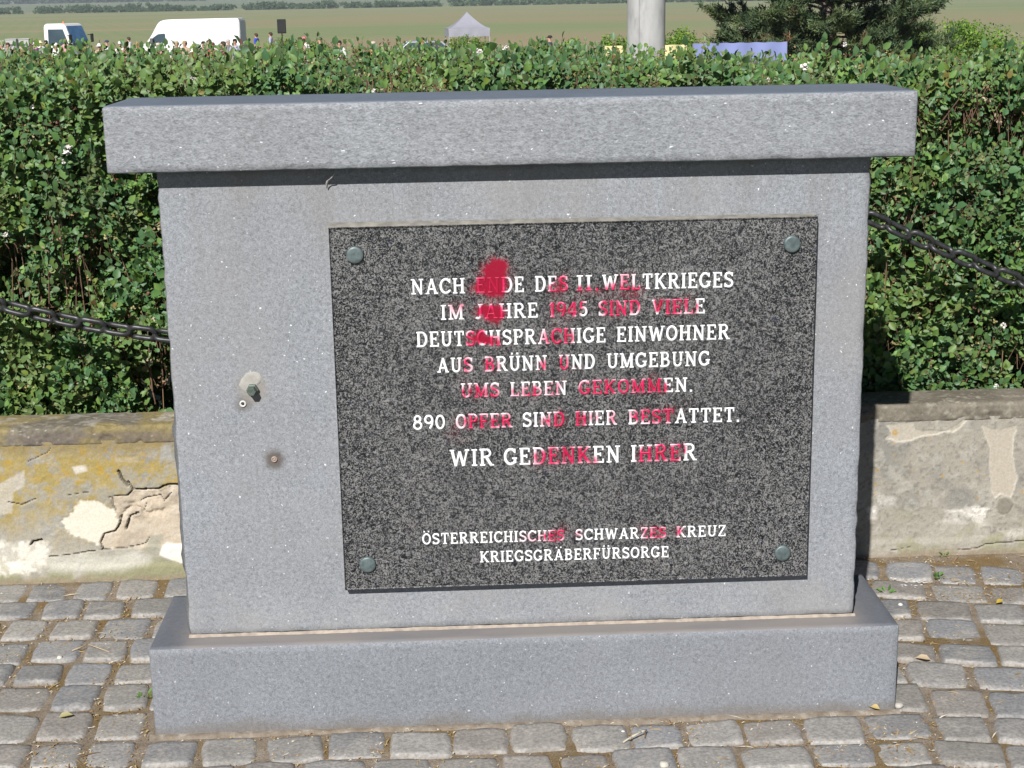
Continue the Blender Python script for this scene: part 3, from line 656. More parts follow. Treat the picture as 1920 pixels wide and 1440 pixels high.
    # ---- right bay
    for pts, colr, a in ((((300, 352), (370, 340), (470, 338), (485, 380), (560, 390), (690, 385), (640, 412), (540, 420), (470, 450), (370, 462), (290, 440), (330, 400)), (.50, .455, .37), .9),
                         (((690, 385), (780, 345), (820, 312), (840, 320), (800, 360), (740, 395)), (.5, .455, .37), .7),
                         (((948, 360), (1060, 385), (1168, 350), (1160, 450), (1150, 560), (1165, 640), (1183, 700), (1165, 760), (1140, 835), (1060, 815), (1025, 840), (1000, 780), (990, 600), (1000, 500), (965, 420)), (.49, .44, .355), .95)):
        sd = poly_sd(Q2*1.0, zr(*pts)); m = 1-sstep(sd, -.001, .002); c = mixc(c, colr, m*a)
        h = h*(1-m*.75)-m*.0022; c = mixc(c, (.62, .58, .49), (1-sstep(np.abs(sd), .0005, .0028))*.6)
    d = np.linalg.norm(Q2-np.array(zr((1090, 890))[0]), axis=1)
    m = 1-sstep(d, .020, .0265); c = mixc(c, (.245, .225, .18), m*.9); c = mixc(c, (.42, .39, .32), (1-sstep(np.abs(d-.027), .001, .004))*.6); h = h+m*.0025
    for pts, a in ((((840, 905), (900, 890), (965, 920), (960, 950), (900, 970), (870, 960)), 1.), (((700, 940), (790, 925), (860, 940), (850, 970), (740, 960)), .8), (((860, 965), (960, 960), (960, 1030), (920, 1030)), .7), (((640, 1000), (760, 980), (830, 1010), (760, 1030)), .5), (((185, 905), (228, 905), (230, 965), (190, 962)), 1.), (((240, 830), (340, 845), (350, 890), (230, 900)), .5), (((1070, 1060), (1230, 1065), (1230, 1100), (1150, 1090)), .5)):
        m = 1-sstep(poly_sd(Q, zr(*pts))+(n3-.5)*.02, -.004, .009); c = mixc(c, (.74, .71, .64), m*a*(.5+.5*sstep(n3, .38, .52)))
    c = mixc(c, (.31, .30, .19), right*sstep(fbm(P, 18, 3, 28), .53, .66)*lz*.7)
    for (x, y, r) in ((355, 402, 24), (345, 470, 9), (345, 550, 8), (232, 652, 13), (222, 750, 10), (675, 692, 12), (812, 603, 8), (913, 662, 8), (512, 828, 8), (912, 845, 9), (585, 440, 8), (470, 655, 8), (603, 665, 6), (1216, 800, 9), (215, 815, 9), (360, 590, 6), (955, 685, 5), (700, 560, 4), (430, 720, 4)):
        d = np.linalg.norm(P+wob*.12-np.array(zr((x, y))[0]), axis=1); rr = r/3.6*.00138
        m = (1-sstep(d, rr*.6, rr*1.1))*(.55+.45*sstep(d, rr*.2, rr*.6)); c = mixc(c, (.50, .29, .04), m*.85)
    # footing line
    c = mixc(c, (.30, .24, .17), (1-sstep(P[:, 1]+(n2-.5)*.03, .0, .016))*.7)
    h = h+.004*(1-sstep(P[:, 1]+(n1-.5)*.03, .03, .05))
    V = np.stack([P[:, 0], -h, P[:, 1]], 1)
    idx = np.arange(n).reshape(len(xs), len(zs))
    F = np.stack([idx[:-1, :-1], idx[1:, :-1], idx[1:, 1:], idx[:-1, 1:]], -1).reshape(-1, 4)
    # body behind the plaster
    b = np.array([[-3.4, .012, -.04], [3.47, .012, -.04], [3.47, .17, -.04], [-3.4, .17, -.04], [-3.4, .012, .38], [3.47, .012, .38], [3.47, .17, .38], [-3.4, .17, .38]])
    V = np.concatenate([V, b]); c = np.concatenate([c, np.tile([[.3, .28, .23]], (8, 1))])
    BF = np.array([[0, 3, 2, 1], [4, 5, 6, 7], [1, 2, 6, 5], [2, 3, 7, 6], [3, 0, 4, 7]])+n
    c = c*np.where((c.mean(1) > .6)[:, None], .9, .82+.06*(1-right if len(right) == len(c) else np.append(1-right, np.zeros(8)))[:, None])
    mesh_np('plaster_face', V, np.concatenate([F, BF]), attr_mat('old_plaster', 'col', .92, .13, 210, .4, .002), root, smooth=True, colors=c)
    # coping: worn concrete/stone with a rounded nose
    prof = np.array([(.02, .372), (.000, .373), (-.0030, .377), (-.0045, .388), (-.0045, .404), (-.0040, .413), (.000, .4195), (.006, .4215), (.03, .4225), (.07, .4225), (.11, .422), (.142, .420), (.150, .414), (.150, .372)])
    d = [0]
    for a, b2 in zip(prof, prof[1:]): d.append(d[-1]+np.linalg.norm(b2-a))
    s = np.linspace(0, d[-1], 84); py = np.interp(s, d, prof[:, 0]); pz = np.interp(s, d, prof[:, 1])
    xs2 = np.unique(np.concatenate([np.arange(-3.4, -1.45, .03), np.arange(-1.45, -.8, .004), np.arange(-.8, .85, .03), np.arange(.85, 1.5, .004), np.arange(1.5, 3.5, .03)]))
    X = np.repeat(xs2, len(s)); Y = np.tile(py, len(xs2)); Z = np.tile(pz, len(xs2))
    P3 = np.stack([X, Y, Z], 1)
    a1 = fbm(P3, 12, 4, 41); a2 = fbm(P3, 60, 4, 42); a3 = fbm(P3, 7, 3, 43)
    lf = 1-sstep(X, -.2, .3)
    cc = np.tile(np.array([.185, .165, .13]), (len(X), 1))
    cc = mixc(cc, (.13, .115, .088), sstep(a1, .42, .6)*.8)
    cc = mixc(cc, (.27, .25, .20), sstep(a2, .54, .68)*.6)
    cc = mixc(cc, (.24, .19, .075), lf*sstep(a3+.2*a2, .5, .66)*.8)
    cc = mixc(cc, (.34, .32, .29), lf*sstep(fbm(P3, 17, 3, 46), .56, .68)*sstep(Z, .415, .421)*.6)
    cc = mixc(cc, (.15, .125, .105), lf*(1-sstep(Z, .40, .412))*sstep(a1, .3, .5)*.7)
    cc = mixc(cc, (.46, .43, .37), sstep(vnoise(P3*np.array([1, 2.5, 2.5]), 95, 47), .86, .93)*.7)
    disp = (a1-.5)*.007+(a2-.5)*.005-.006*sstep(fbm(P3, 24, 3, 48), .62, .75)
    V3 = P3.copy(); V3[:, 1] -= disp*(Y < 0.02)*1.0; V3[:, 2] += disp*.6
    idx = np.arange(len(X)).reshape(len(xs2), len(s))
    F = np.stack([idx[:-1, :-1], idx[1:, :-1], idx[1:, 1:], idx[:-1, 1:]], -1).reshape(-1, 4)
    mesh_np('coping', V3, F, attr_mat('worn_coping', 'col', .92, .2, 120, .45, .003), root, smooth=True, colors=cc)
build_wall()

# ------------------------------------------------------------------ ground + cobbles
def soil_mat():
    t = NT('sandy_joint_soil'); o = t.obj()
    n = t.noise(o, 28, 5, .65); n2 = t.noise(o, 260, 4, .7); n3 = t.noise(t.mapv(o, loc=(4, 2, 1)), 6, 3)
    c = t.ramp(n, [(.3, (.18, .14, .10)), (.5, (.255, .21, .16)), (.72, (.34, .29, .235))])
    c = t.mix(t.ramp(n3, [(.47, 0.0), (.60, .8)]), c, (.19, .125, .045))
    g = t.ramp(n2, [(.3, .6), (.7, 1.4)]); c = t.mix(1.0, c, g, 'MULTIPLY')
    t.color(c); t.set(Roughness=.95); t.b.inputs['Specular IOR Level'].default_value = .2
    t.bump(n2, .8, .006); return t.m
def field_mat():
    t = NT('sprouting_field'); o = t.obj()
    v = t.mapv(o, (.006, .011, 1), (0, 0, math.radians(20)))
    n = t.noise(v, 1.0, 5, .55); rows = t.n('ShaderNodeTexWave', wave_type='BANDS', bands_direction='X', i_Scale=.11, i_Distortion=1.2, i_Detail=2.0)
    t.l(t.mapv(o, rot=(0, 0, math.radians(-14))), rows.inputs['Vector'])
    f = t.noise(t.mapv(o, (.25, .6, 1)), 1.0, 4, .6)
    k = t.math('ADD', n, t.math('MULTIPLY', t.math('SUBTRACT', rows.outputs['Fac'], .5), .10)); k = t.math('ADD', k, t.math('MULTIPLY', t.math('SUBTRACT', f, .5), .34))
    c = t.ramp(k, [(.26, (.30, .24, .15)), (.40, (.275, .255, .145)), (.50, (.24, .26, .135)), (.68, (.20, .25, .115))])
    # pale tracks across the field
    tr = t.noise(t.mapv(o, (.004, .03, 1), (0, 0, math.radians(-2)), (3, 5, 0)), 1.0, 2)
    c = t.mix(t.ramp(tr, [(.62, 0.0), (.68, .35)]), c, (.36, .32, .22))
    t.color(c); t.set(Roughness=1.0); t.b.inputs['Specular IOR Level'].default_value = .1
    return t.m
def grass_mat():
    t = NT('dry_meadow'); o = t.obj(); n = t.noise(o, 1.2, 6, .65)
    t.color(t.ramp(n, [(.3, (.10, .115, .04)), (.55, (.17, .17, .07)), (.75, (.25, .21, .12))])); t.set(Roughness=1.0)
    t.bump(t.noise(o, 30, 3), .6, .05); return t.m
GP = [(-12, 0), (2.4, 0), (6, -.35), (12, -.8), (20, -1.1), (32, -1.38), (45, -1.58), (60, -1.72), (90, -2.05), (104, -2.7), (118, -3.0), (300, -3.05), (950, -3.3), (1600, 1.0), (3200, 14), (6000, 26)]
def gz(y): return float(np.interp(y, [a for a, b in GP], [b for a, b in GP]))
def sheet(name, ys, half, mat, z0=0.0):
    V = []; F = []
    for y in ys:
        hw = half(y)
        for k in range(25): V.append((-hw+2*hw*k/24, y, gz(y)+z0))
    for i in range(len(ys)-1):
        for k in range(24): F.append((i*25+k, i*25+k+1, (i+1)*25+k+1, (i+1)*25+k))
    o = mesh_np(name, np.array(V), np.array(F), mat); o['kind'] = 'structure'; return o
SOIL = soil_mat()
def patch(name, x0, x1, y0, y1, mat, z):
    o = mesh_np(name, np.array([(x0, y0, z), (x1, y0, z), (x1, y1, z), (x0, y1, z)]), np.array([[0, 1, 2, 3]]), mat); o['kind'] = 'structure'; return o
patch('ground', -40, 40, -30, 1.05, grass_mat(), -.0095)  # unseen grass around the paving, added to cut bounce light into the shadows
patch('joint_soil', -3.4, 3.5, -2.1, 1.04, SOIL, -.0042)
sheet('meadow', [1.05, 2.4, 4, 6, 9, 12, 16, 20, 26, 32, 38, 45, 52, 60, 75, 90], lambda y: 40+y, grass_mat(), -.0075)
sheet('field', [90, 97, 104, 111, 118, 150, 200, 300, 450, 620, 800, 950, 1010], lambda y: 40+y, field_mat(), -.0075)
hm = NT('far_pasture'); hm.color(hm.ramp(hm.noise(hm.mapv(hm.obj(), (.006, .02, 1)), 1.0, 3), [(.35, (.13, .17, .09)), (.65, (.2, .22, .12))])); hm.set(Roughness=1.0)
sheet('hills', [1010, 1200, 1600, 2300, 3200, 4500, 6000], lambda y: 40+y, hm.m, -.0075)

def cobbles():
    V = []; F = []; Cc = []; off = 0
    base_cols = np.array([[.245, .238, .228], [.225, .223, .22], [.265, .256, .24], [.21, .212, .215], [.25, .237, .217], [.23, .232, .238], [.235, .218, .2]])
    N = 11
    u = np.sign(np.linspace(-1, 1, N))*np.abs(np.linspace(-1, 1, N))**.72; A, B = np.meshgrid(u, u, indexing='ij'); A = A.ravel(); B = B.ravel()
    idx = np.arange(N*N).reshape(N, N)
    q = np.stack([idx[:-1, :-1], idx[1:, :-1], idx[1:, 1:], idx[:-1, 1:]], -1).reshape(-1, 4)
    rr = np.random.default_rng(5)
    m = np.maximum(np.abs(A), np.abs(B))
    # rounded square map
    sq = np.stack([A*np.sqrt(1-B*B*.13), B*np.sqrt(1-A*A*.13)], 1)
    def bend(x): # the courses curve towards the viewer on the right
        return -.20*max(0, x-.80) + (.03*max(0, -.85-x))
    y = WY-.012; row = 0
    while y > -1.7:
        dep = .128+rr.uniform(-.012, .012)
        if y < .02: dep = .112+rr.uniform(-.01, .01)
        x = -2.9+rr.uniform(0, .1)
        while x < 3.0:
            wd = rr.uniform(.098, .142) if x > -.6 else rr.uniform(.090, .124)
            cx = x+wd/2; cy = y-dep/2+bend(cx)+rr.normal(0, .004)
            x += wd+(rr.uniform(.002, .012) if x > -.6 else rr.uniform(.008, .022))
            jx = .0; lean = .16*(-1 if cx < 0 else .4)
            if cy+dep*.5 > WY-.004+.0: cy = WY-.008-dep*.5
            if cx+wd/2 < PX0-.9 and row < 0: continue
            # leave out what the plinth stands on
            hx, hy = wd/2, (dep-rr.uniform(.001, .010))/2
            x0c, x1c = cx-hx, cx+hx; y0c, y1c = cy-hy, cy+hy
            if x1c > PX0-.004 and x0c < PX1+.004 and y1c > PY0-.014 and y0c < PY1+.004:
                # trim against the plinth or skip
                if x0c < PX0-.035: x1c = PX0-.006
                elif x1c > PX1+.03: x0c = PX1+.006
                elif y0c < PY0-.035: y1c = PY0-.014
                elif y1c > PY1+.04: y0c = PY1+.006
                else: continue
            cx, cy, hx, hy = (x0c+x1c)/2, (y0c+y1c)/2, (x1c-x0c)/2, (y1c-y0c)/2
            ang = rr.normal(0, .035)+(-.19 if cx > .85 else 0)
            ps = rr.uniform(0, 100); 
            sc = 1+.13*(fbm(np.stack([sq[:, 0]*1.3+ps, sq[:, 1]*1.3], 1), 1.0, 3, 2)-.5)*2
            corner = 1-.05*np.clip(np.abs(A*B)-.55, 0, 1)*rr.uniform(0, 2.2)
            px = sq[:, 0]*hx*1.075*sc*corner; pyy = sq[:, 1]*hy*1.085*sc*corner
            px = px + pyy*lean*rr.uniform(.2, 1.0)*.5
            dome = rr.uniform(.0005, .0035); top = rr.uniform(-.003, .003)
            z = top+dome*(1-(A*A+B*B)*.5)
            edge = sstep(m, .80, 1.0); z = z-edge*edge*rr.uniform(.010, .016)
            z = z+(fbm(np.stack([px*1+ps, pyy], 1), 38, 3, 3)-.5)*.007*(1-edge)
            tx, ty = rr.normal(0, .025), rr.normal(0, .03); z = z+px*tx+pyy*ty
            ca, sa = math.cos(ang), math.sin(ang)
            V.append(np.stack([cx+px*ca-pyy*sa, cy+px*sa+pyy*ca, z], 1)); F.append(q+off); off += N*N
            col = base_cols[rr.integers(len(base_cols))]*rr.uniform(.86, 1.12)
            cc = np.tile(col, (N*N, 1))
            mot = fbm(np.stack([px*1+ps, pyy], 1), 26, 3, 6)
            cc = mixc(cc, (.33, .31, .28), sstep(mot, .54, .7)*.5)
            cc = mixc(cc, (.40, .385, .36), np.clip(sstep(-B, .55, .9)*sstep(mot, .3, .55)*.75, 0, 1)*(1-sstep(m, .95, 1)))  # lighter front edge: sunlit highlight painted into the stone colour
            cc = mixc(cc, (.17, .13, .09), sstep(m, .86, 1.0)*.8)
            Cc.append(cc)
        y -= dep+rr.uniform(.0, .004); row += 1
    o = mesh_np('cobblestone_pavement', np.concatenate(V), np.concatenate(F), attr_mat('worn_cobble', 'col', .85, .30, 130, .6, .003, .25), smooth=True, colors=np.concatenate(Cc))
    o['kind'] = 'structure'
cobbles()
# concrete lip along the front of the base block
bm = bmesh.new(); rows = []
for x in np.linspace(PX0-.01, PX1+.008, 150):
    p = np.array([[x, .3, 0]]); a = float(fbm(p, 14, 4, 3)[0]); b = float(fbm(p, 40, 3, 5)[0])
    y1 = PY0-.004-.016*a; rows.append([bm.verts.new((x, PY0+.002, .001+.003*b)), bm.verts.new((x, PY0-.004, .0005+.003*b)), bm.verts.new((x, y1, -.002+.004*b)), bm.verts.new((x, y1-.006, -.012))])
for a, b in zip(rows, rows[1:]):
    for i in range(3): bm.faces.new((a[i], a[i+1], b[i+1], b[i]))
lipm = NT('cement_lip'); lipm.color(lipm.ramp(lipm.noise(lipm.obj(), 30, 4, .6), [(.35, (.15, .12, .09)), (.55, (.22, .185, .145)), (.70, (.33, .30, .26))])); lipm.set(Roughness=.95); lipm.bump(lipm.noise(lipm.obj(), 150, 3), .6, .004)
o = mesh_bm('cement_lip', bm, lipm.m, memorial, True)

# loose dry debris in the joints
def debris():
    rr = np.random.default_rng(17); V = []; F = []; Cc = []; off = 0
    pal = np.array([[.42, .30, .15], [.32, .20, .09], [.5, .42, .28], [.22, .13, .06], [.38, .27, .1], [.56, .52, .45]])
    n = 30000
    x = rr.uniform(-1.75, 1.9, n); y = rr.uniform(-.75, .85, n)
    dens = fbm(np.stack([x, y], 1), 6, 3, 4)
    keep = (dens+rr.uniform(-.16, .16, n) > .47) & ~((x > PX0-.005) & (x < PX1+.005) & (y > PY0-.004) & (y < PY1+.004))
    for px, py in zip(x[keep], y[keep]):
        L = rr.uniform(.002, .0065) if rr.random() < .93 else rr.uniform(.008, .03); W = rr.uniform(.0008, .0022); a = rr.uniform(0, math.pi)
        z = rr.uniform(-.004, -.001)+.001
        c, s = math.cos(a), math.sin(a); dz = rr.uniform(-.25, .25)*L
        Q = [(-L, -W*.3, -dz), (0, -W, .0012), (L, 0, dz), (0, W, .0018), (0, 0, .003)]
        V += [(px+c*i-s*j, py+s*i+c*j, z+k) for i, j, k in Q]
        F += [(off, off+1, off+4), (off+1, off+2, off+4), (off+2, off+3, off+4), (off+3, off, off+4)]; off += 5
        Cc += [pal[rr.integers(len(pal))]*rr.uniform(.7, 1.15)]*5
    o = mesh_np('dry_debris', np.array(V), np.array(F), attr_mat('dry_litter', 'col', .9, .1, 50, 0.0), colors=np.array(Cc))
    tag(o, 'dry straw bits, seed husks and crumbs scattered in the cobble joints', 'debris', kind='stuff')
debris()

# ------------------------------------------------------------------ hedge
def leaf_mat(name, attr='col', rough=.42, trans=.25):
    t = NT(name); a = t.n('ShaderNodeVertexColor', layer_name=attr); t.color(a.outputs[0]); t.set(Roughness=rough)
    t.b.inputs['Specular IOR Level'].default_value = .45
    tr = t.n('ShaderNodeBsdfTranslucent'); mixn = t.n('ShaderNodeMixShader'); mixn.inputs[0].default_value = trans
    br = t.mix(1.0, a.outputs[0], (1.1, 1.25, .55), 'MULTIPLY'); t.l(br, tr.inputs[0])
    t.l(t.b.outputs[0], mixn.inputs[1]); t.l(tr.outputs[0], mixn.inputs[2]); t.l(mixn.outputs[0], t.out.inputs[0])
    return t.m
def unit(v): return v/(np.linalg.norm(v, axis=1)[:, None]+1e-9)
def leaves(pos, dirv, nrm, L, Wd, cols, cup=.18):
    """pos base point, dirv leaf axis, nrm approx normal -> arrays of folded oval leaves (8 verts, 6 tri/quads)"""
    d = unit(dirv); s = unit(np.cross(d, nrm)); n = np.cross(s, d)
    prof = [(0.02, 0.0, 0), (.30, .80, 0), (.62, .95, 0), (1.0, 0, 0)]
    L = L[:, None]; Wd = Wd[:, None]
    mid0 = pos; mid1 = pos+d*L*.34; mid2 = pos+d*L*.66-n*L*.03; tip = pos+d*L-n*L*.10
    up = n*Wd*cup*2
    l1 = pos+d*L*.28+s*Wd*.44+up*.5; l2 = pos+d*L*.66+s*Wd*.42+up*.45; r1 = pos+d*L*.28-s*Wd*.44+up*.5; r2 = pos+d*L*.66-s*Wd*.42+up*.45
    V = np.stack([mid0, mid1, mid2, tip, l1, l2, r1, r2], 1)
    k = len(pos); b = (np.arange(k)*8)[:, None]
    Q = np.concatenate([b+np.array([[1, 4, 5, 2]]), b+np.array([[6, 1, 2, 7]])])
    T = np.concatenate([b+np.array([[0, 4, 1]]), b+np.array([[0, 1, 6]]), b+np.array([[2, 5, 3]]), b+np.array([[7, 2, 3]])])
    return V.reshape(-1, 3), Q, T, np.repeat(cols, 8, 0)
def tubes(P0, P1, R, n=4):
    """many thin straight twigs"""
    d = unit(P1-P0); a = unit(np.cross(d, np.where(np.abs(d[:, 2:3]) > .9, [[1., 0, 0]], [[0, 0, 1.]]))); b = np.cross(d, a)
    k = len(P0); V = []
    for P, f in ((P0, 1.0), (P1, .6)):
        for i in range(n):
            t = 2*math.pi*i/n; V.append(P+(a*math.cos(t)+b*math.sin(t))*R[:, None]*f)
    V = np.stack(V, 1).reshape(-1, 3); base = (np.arange(k)*2*n)[:, None]
    F = np.concatenate([base+np.array([[i, (i+1) % n, n+(i+1) % n, n+i]]) for i in range(n)])
    return V, F
def leaf_colors(k, rr, dark=False):
    pal = np.array([[.092, .192, .054], [.077, .168, .058], [.116, .216, .050], [.066, .152, .060], [.136, .236, .056], [.085, .176, .074]])
    c = pal[rr.integers(len(pal), size=k)]*rr.uniform(.85, 1.35, k)[:, None]
    y = rr.random(k); c[y > .975] = np.array([.20, .26, .05]); c[y > .988] = np.array([.24, .18, .06]); c[y > .996] = np.array([.2, .09, .05])
    return c
HX0, HX1, HY0, HY1, HZ0 = -2.7, 2.8, 1.10, 2.45, .22
def htop(x, y):
    k = np.clip((y-1.1)/1.1, 0, 1.2)
    return (1.258-.012*(x+.9)/2)*(1-k)+(1.322-.015*(x+.2)-.030*np.clip(x-.15, 0, .8)+.014*np.exp(-((x+.3)/.45)**2)-.002*np.exp(-((x-.85)/.3)**2))*k
def tint(c, pos):
    a = fbm(pos, 7, 3, 61); b = fbm(pos, 19, 3, 62)
    c = mixc(c, (.165, .225, .055), sstep(a, .49, .67)*.42); c = mixc(c, (.06, .125, .05), sstep(1-a, .5, .66)*.45)
    c = mixc(c, (.17, .15, .07), sstep(b, .58, .72)*.35)
    return c
def hedge():
    rr = np.random.default_rng(21)
    root = thing('hedge', 'clipped dark green leafy hedge behind the low wall, dotted with small white blossoms', 'hedge', (0, 0, 0))
    # sprig bases: front sheet, top sheet, filler
    def front(n):
        x = rr.uniform(HX0, HX1, n); z = rr.uniform(HZ0, 1.27, n)
        f = fbm(np.stack([x, z], 1), 5.5, 4, 3); bump = (fbm(np.stack([x, z], 1), 3.2, 3, 8)-.5)*.16
        dpt = rr.exponential(.05, n)+.0+np.clip(.50-f, 0, .5)*.55
        holes = f+rr.uniform(-.07, .07, n) > .43
        y = HY0-bump*.6+dpt
        nrm = np.stack([rr.normal(0, .35, n), np.full(n, -1.0), .45+rr.normal(0, .35, n)], 1)
        return np.stack([x, y, z], 1)[holes], unit(nrm)[holes]
    def top(n):
        x = rr.uniform(HX0, HX1, n); y = rr.uniform(HY0, HY1, n)
        f = fbm(np.stack([x, y], 1), 6, 3, 5)
        z = htop(x, y)-rr.exponential(.03, n)+(f-.5)*.05
        keep = (f+rr.uniform(-.12, .12, n) > .36) & ((rr.random(n) > .62) | (y > HY0+.30+.12*(f-.5)) | (x > .62+.5*(f-.5)))
        nrm = np.stack([rr.normal(0, .4, n), -.55+rr.normal(0, .4, n), np.full(n, 1.0)], 1)
        return np.stack([x, y, z-.070], 1)[keep], unit(nrm)[keep]
    B1, N1 = front(19000); B2, N2 = top(17000)
    # filler deeper in
    nf = 7500; x = rr.uniform(HX0, HX1, nf); yf = rr.uniform(HY0+.15, HY0+1.2, nf); z = rr.uniform(HZ0, 1.06, nf)
    B3 = np.stack([x, yf, z], 1); N3 = unit(np.stack([rr.normal(0, .6, nf), -1+rr.normal(0, .4, nf), .4+rr.normal(0, .5, nf)], 1))
    B = np.concatenate([B1, B2, B3]); Nn = np.concatenate([N1, N2, N3])
    n = len(B); grow = unit(Nn*.8+np.array([[0, 0, .55]])+rr.normal(0, .38, (n, 3)))
    Ls = rr.uniform(.05, .115, n); it = (np.arange(n) >= len(B1)) & (np.arange(n) < len(B1)+len(B2)); Ls = np.where(it, .045+(Ls-.05)*.62, Ls)
    pos = []; dr = []; nm = []; LL = []; WW = []; tips = B+grow*Ls[:, None]
    nl = 7
    side = unit(np.cross(grow, Nn+rr.normal(0, .2, Nn.shape)))
    big = rr.uniform(.70, 1.2, n)*np.where(np.arange(n) >= len(B1)+len(B2), 1.5, 1.0)*np.where((np.arange(n) >= len(B1)) & (np.arange(n) < len(B1)+len(B2)), .76, 1.0)
    for k in range(nl):
        t = (k+.6)/nl; sg = 1 if k % 2 else -1
        keep = rr.random(n) < (.92 if k < nl-1 else 1)
        p = B+grow*(Ls*t)[:, None]
        if k == nl-1: dd = grow+rr.normal(0, .25, (n, 3)); p = tips
        else: dd = side*sg+grow*.55+rr.normal(0, .28, (n, 3))
        nn = Nn+np.array([[-.1, -.45, .4]])+rr.normal(0, .36, (n, 3))
        l = rr.uniform(.019, .033, n)*big*(1.0-.25*t*(k < nl-1))
        pos.append(p[keep]); dr.append(dd[keep]); nm.append(unit(nn)[keep]); LL.append(l[keep]); WW.append((l*rr.uniform(.58, .80, n))[keep])
    pos = np.concatenate(pos); dr = np.concatenate(dr); nm = np.concatenate(nm); LL = np.concatenate(LL); WW = np.concatenate(WW)
    V, Q, T, C = leaves(pos, dr, nm, LL, WW, tint(leaf_colors(len(pos), rr), pos))
    f = mesh_np('foliage', V, [Q, T], leaf_mat('hedge_leaf', rough=.5, trans=.22), root, smooth=True, colors=C); f['kind'] = 'stuff'
    # stems: sprig twigs + upright canes
    P0 = [B-grow*.05]; P1 = [tips]; R = [np.full(n, .0011)]
    nc = 2600; x = rr.uniform(HX0, HX1, nc); y = HY0+.03+rr.uniform(0, 1, nc)**1.5*1.1; z0 = rr.uniform(.15, .9, nc)
    a = np.stack([x, y, z0], 1); b = a+np.stack([rr.normal(0, .06, nc), rr.normal(-.02, .05, nc), rr.uniform(.2, .5, nc)], 1); b[:, 2] = np.minimum(b[:, 2], htop(b[:, 0], b[:, 1])-.0)
    P0.append(a); P1.append(b); R.append(rr.uniform(.0012, .0032, nc))
    ns = 1500; x = rr.uniform(HX0, HX1, ns); y = np.where(rr.random(ns) < .55, rr.uniform(HY0, HY0+.38, ns), rr.uniform(HY0, HY1, ns)); zt = htop(x, y)
    a = np.stack([x, y, zt-.12], 1); b = a+np.stack([rr.normal(0, .03, ns), rr.normal(0, .03, ns), rr.uniform(.05, .115, ns)], 1)
    P0.append(a); P1.append(b); R.append(rr.uniform(.0015, .003, ns))
    V, F = tubes(np.concatenate(P0), np.concatenate(P1), np.concatenate(R))
    st = NT('hedge_twig'); st.color(st.ramp(st.noise(st.obj(), 9, 3), [(.3, (.10, .055, .04)), (.55, (.17, .10, .06)), (.75, (.28, .19, .09))])); st.set(Roughness=.8)
    s = mesh_np('branch', V, F, st.m, root); s['kind'] = 'stuff'; s['label'] = 'tangle of brown twigs and cut canes'
    # seed heads: pale yellow crumbs
    ks = 1100; x = rr.uniform(HX0, HX1, ks); isf = rr.random(ks) < .6
    z = np.where(isf, rr.uniform(.45, 1.25, ks), 0); y = np.where(isf, HY0-.02+rr.normal(0, .02, ks), rr.uniform(HY0, HY1, ks)); z = np.where(isf, z, htop(x, y)-.012)
    pp = np.repeat(np.stack([x, y, z], 1), 9, 0)+rr.normal(0, .008, (ks*9, 3)); m = len(pp)
    V, Q, T, C = leaves(pp, rr.normal(0, 1, (m, 3)), rr.normal(0, 1, (m, 3)), rr.uniform(.006, .011, m), rr.uniform(.004, .007, m), np.repeat(np.array([[.36, .32, .13], [.30, .19, .10], [.40, .33, .22], [.22, .10, .07]])[rr.integers(4, size=ks)], 9, 0)*rr.uniform(.6, 1.2, (m, 1)))
    sd = mesh_np('seed_head', V, [Q, T], leaf_mat('pale_seed_head', trans=.1, rough=.7), root, colors=C); sd['kind'] = 'stuff'
    # white blossoms
    bl = [(125, 280, 13, 1), (118, 303, 8, 1), (362, 144, 7, 1), (1306, 122, 11, 0), (1325, 134, 6, 0), (1508, 125, 9, 0), (1515, 118, 5, 0), (1585, 83, 8, 0), (893, 95, 8, 0), (900, 97, 7, 0), (948, 91, 9, 0), (938, 110, 8, 0), (1882, 610, 7, 1), (1868, 724, 6, 1), (10, 440, 7, 1), (1440, 150, 5, 0), (700, 170, 5, 0), (60, 200, 5, 1)]
    pm = simple('white_petal', (.78, .74, .70), .6, var=.08)
    for px, py, r, isf in bl:
        c = onY(px, py, HY0-.045) if isf else onY(px, py, HY0+.35)
        if not isf:
            for yy in np.arange(HY0, HY1, .02):
                c = onY(px, py, yy)
                if c.z < htop(c.x, yy)+.035: break
        m = 22; rad = r*.0012; dirs = unit(rr.normal(0, 1, (m, 3))); pp = np.array(c)[None, :]+dirs*rad*.25
        V, Q, T, C = leaves(pp, dirs+rr.normal(0, .3, (m, 3)), dirs+rr.normal(0, .8, (m, 3)), rr.uniform(.6, 1.0, m)*rad, rr.uniform(.6, 1.0, m)*rad, np.ones((m, 3)))
        mesh_np('blossom', V, [Q, T], pm, root)
    return root
hedge()

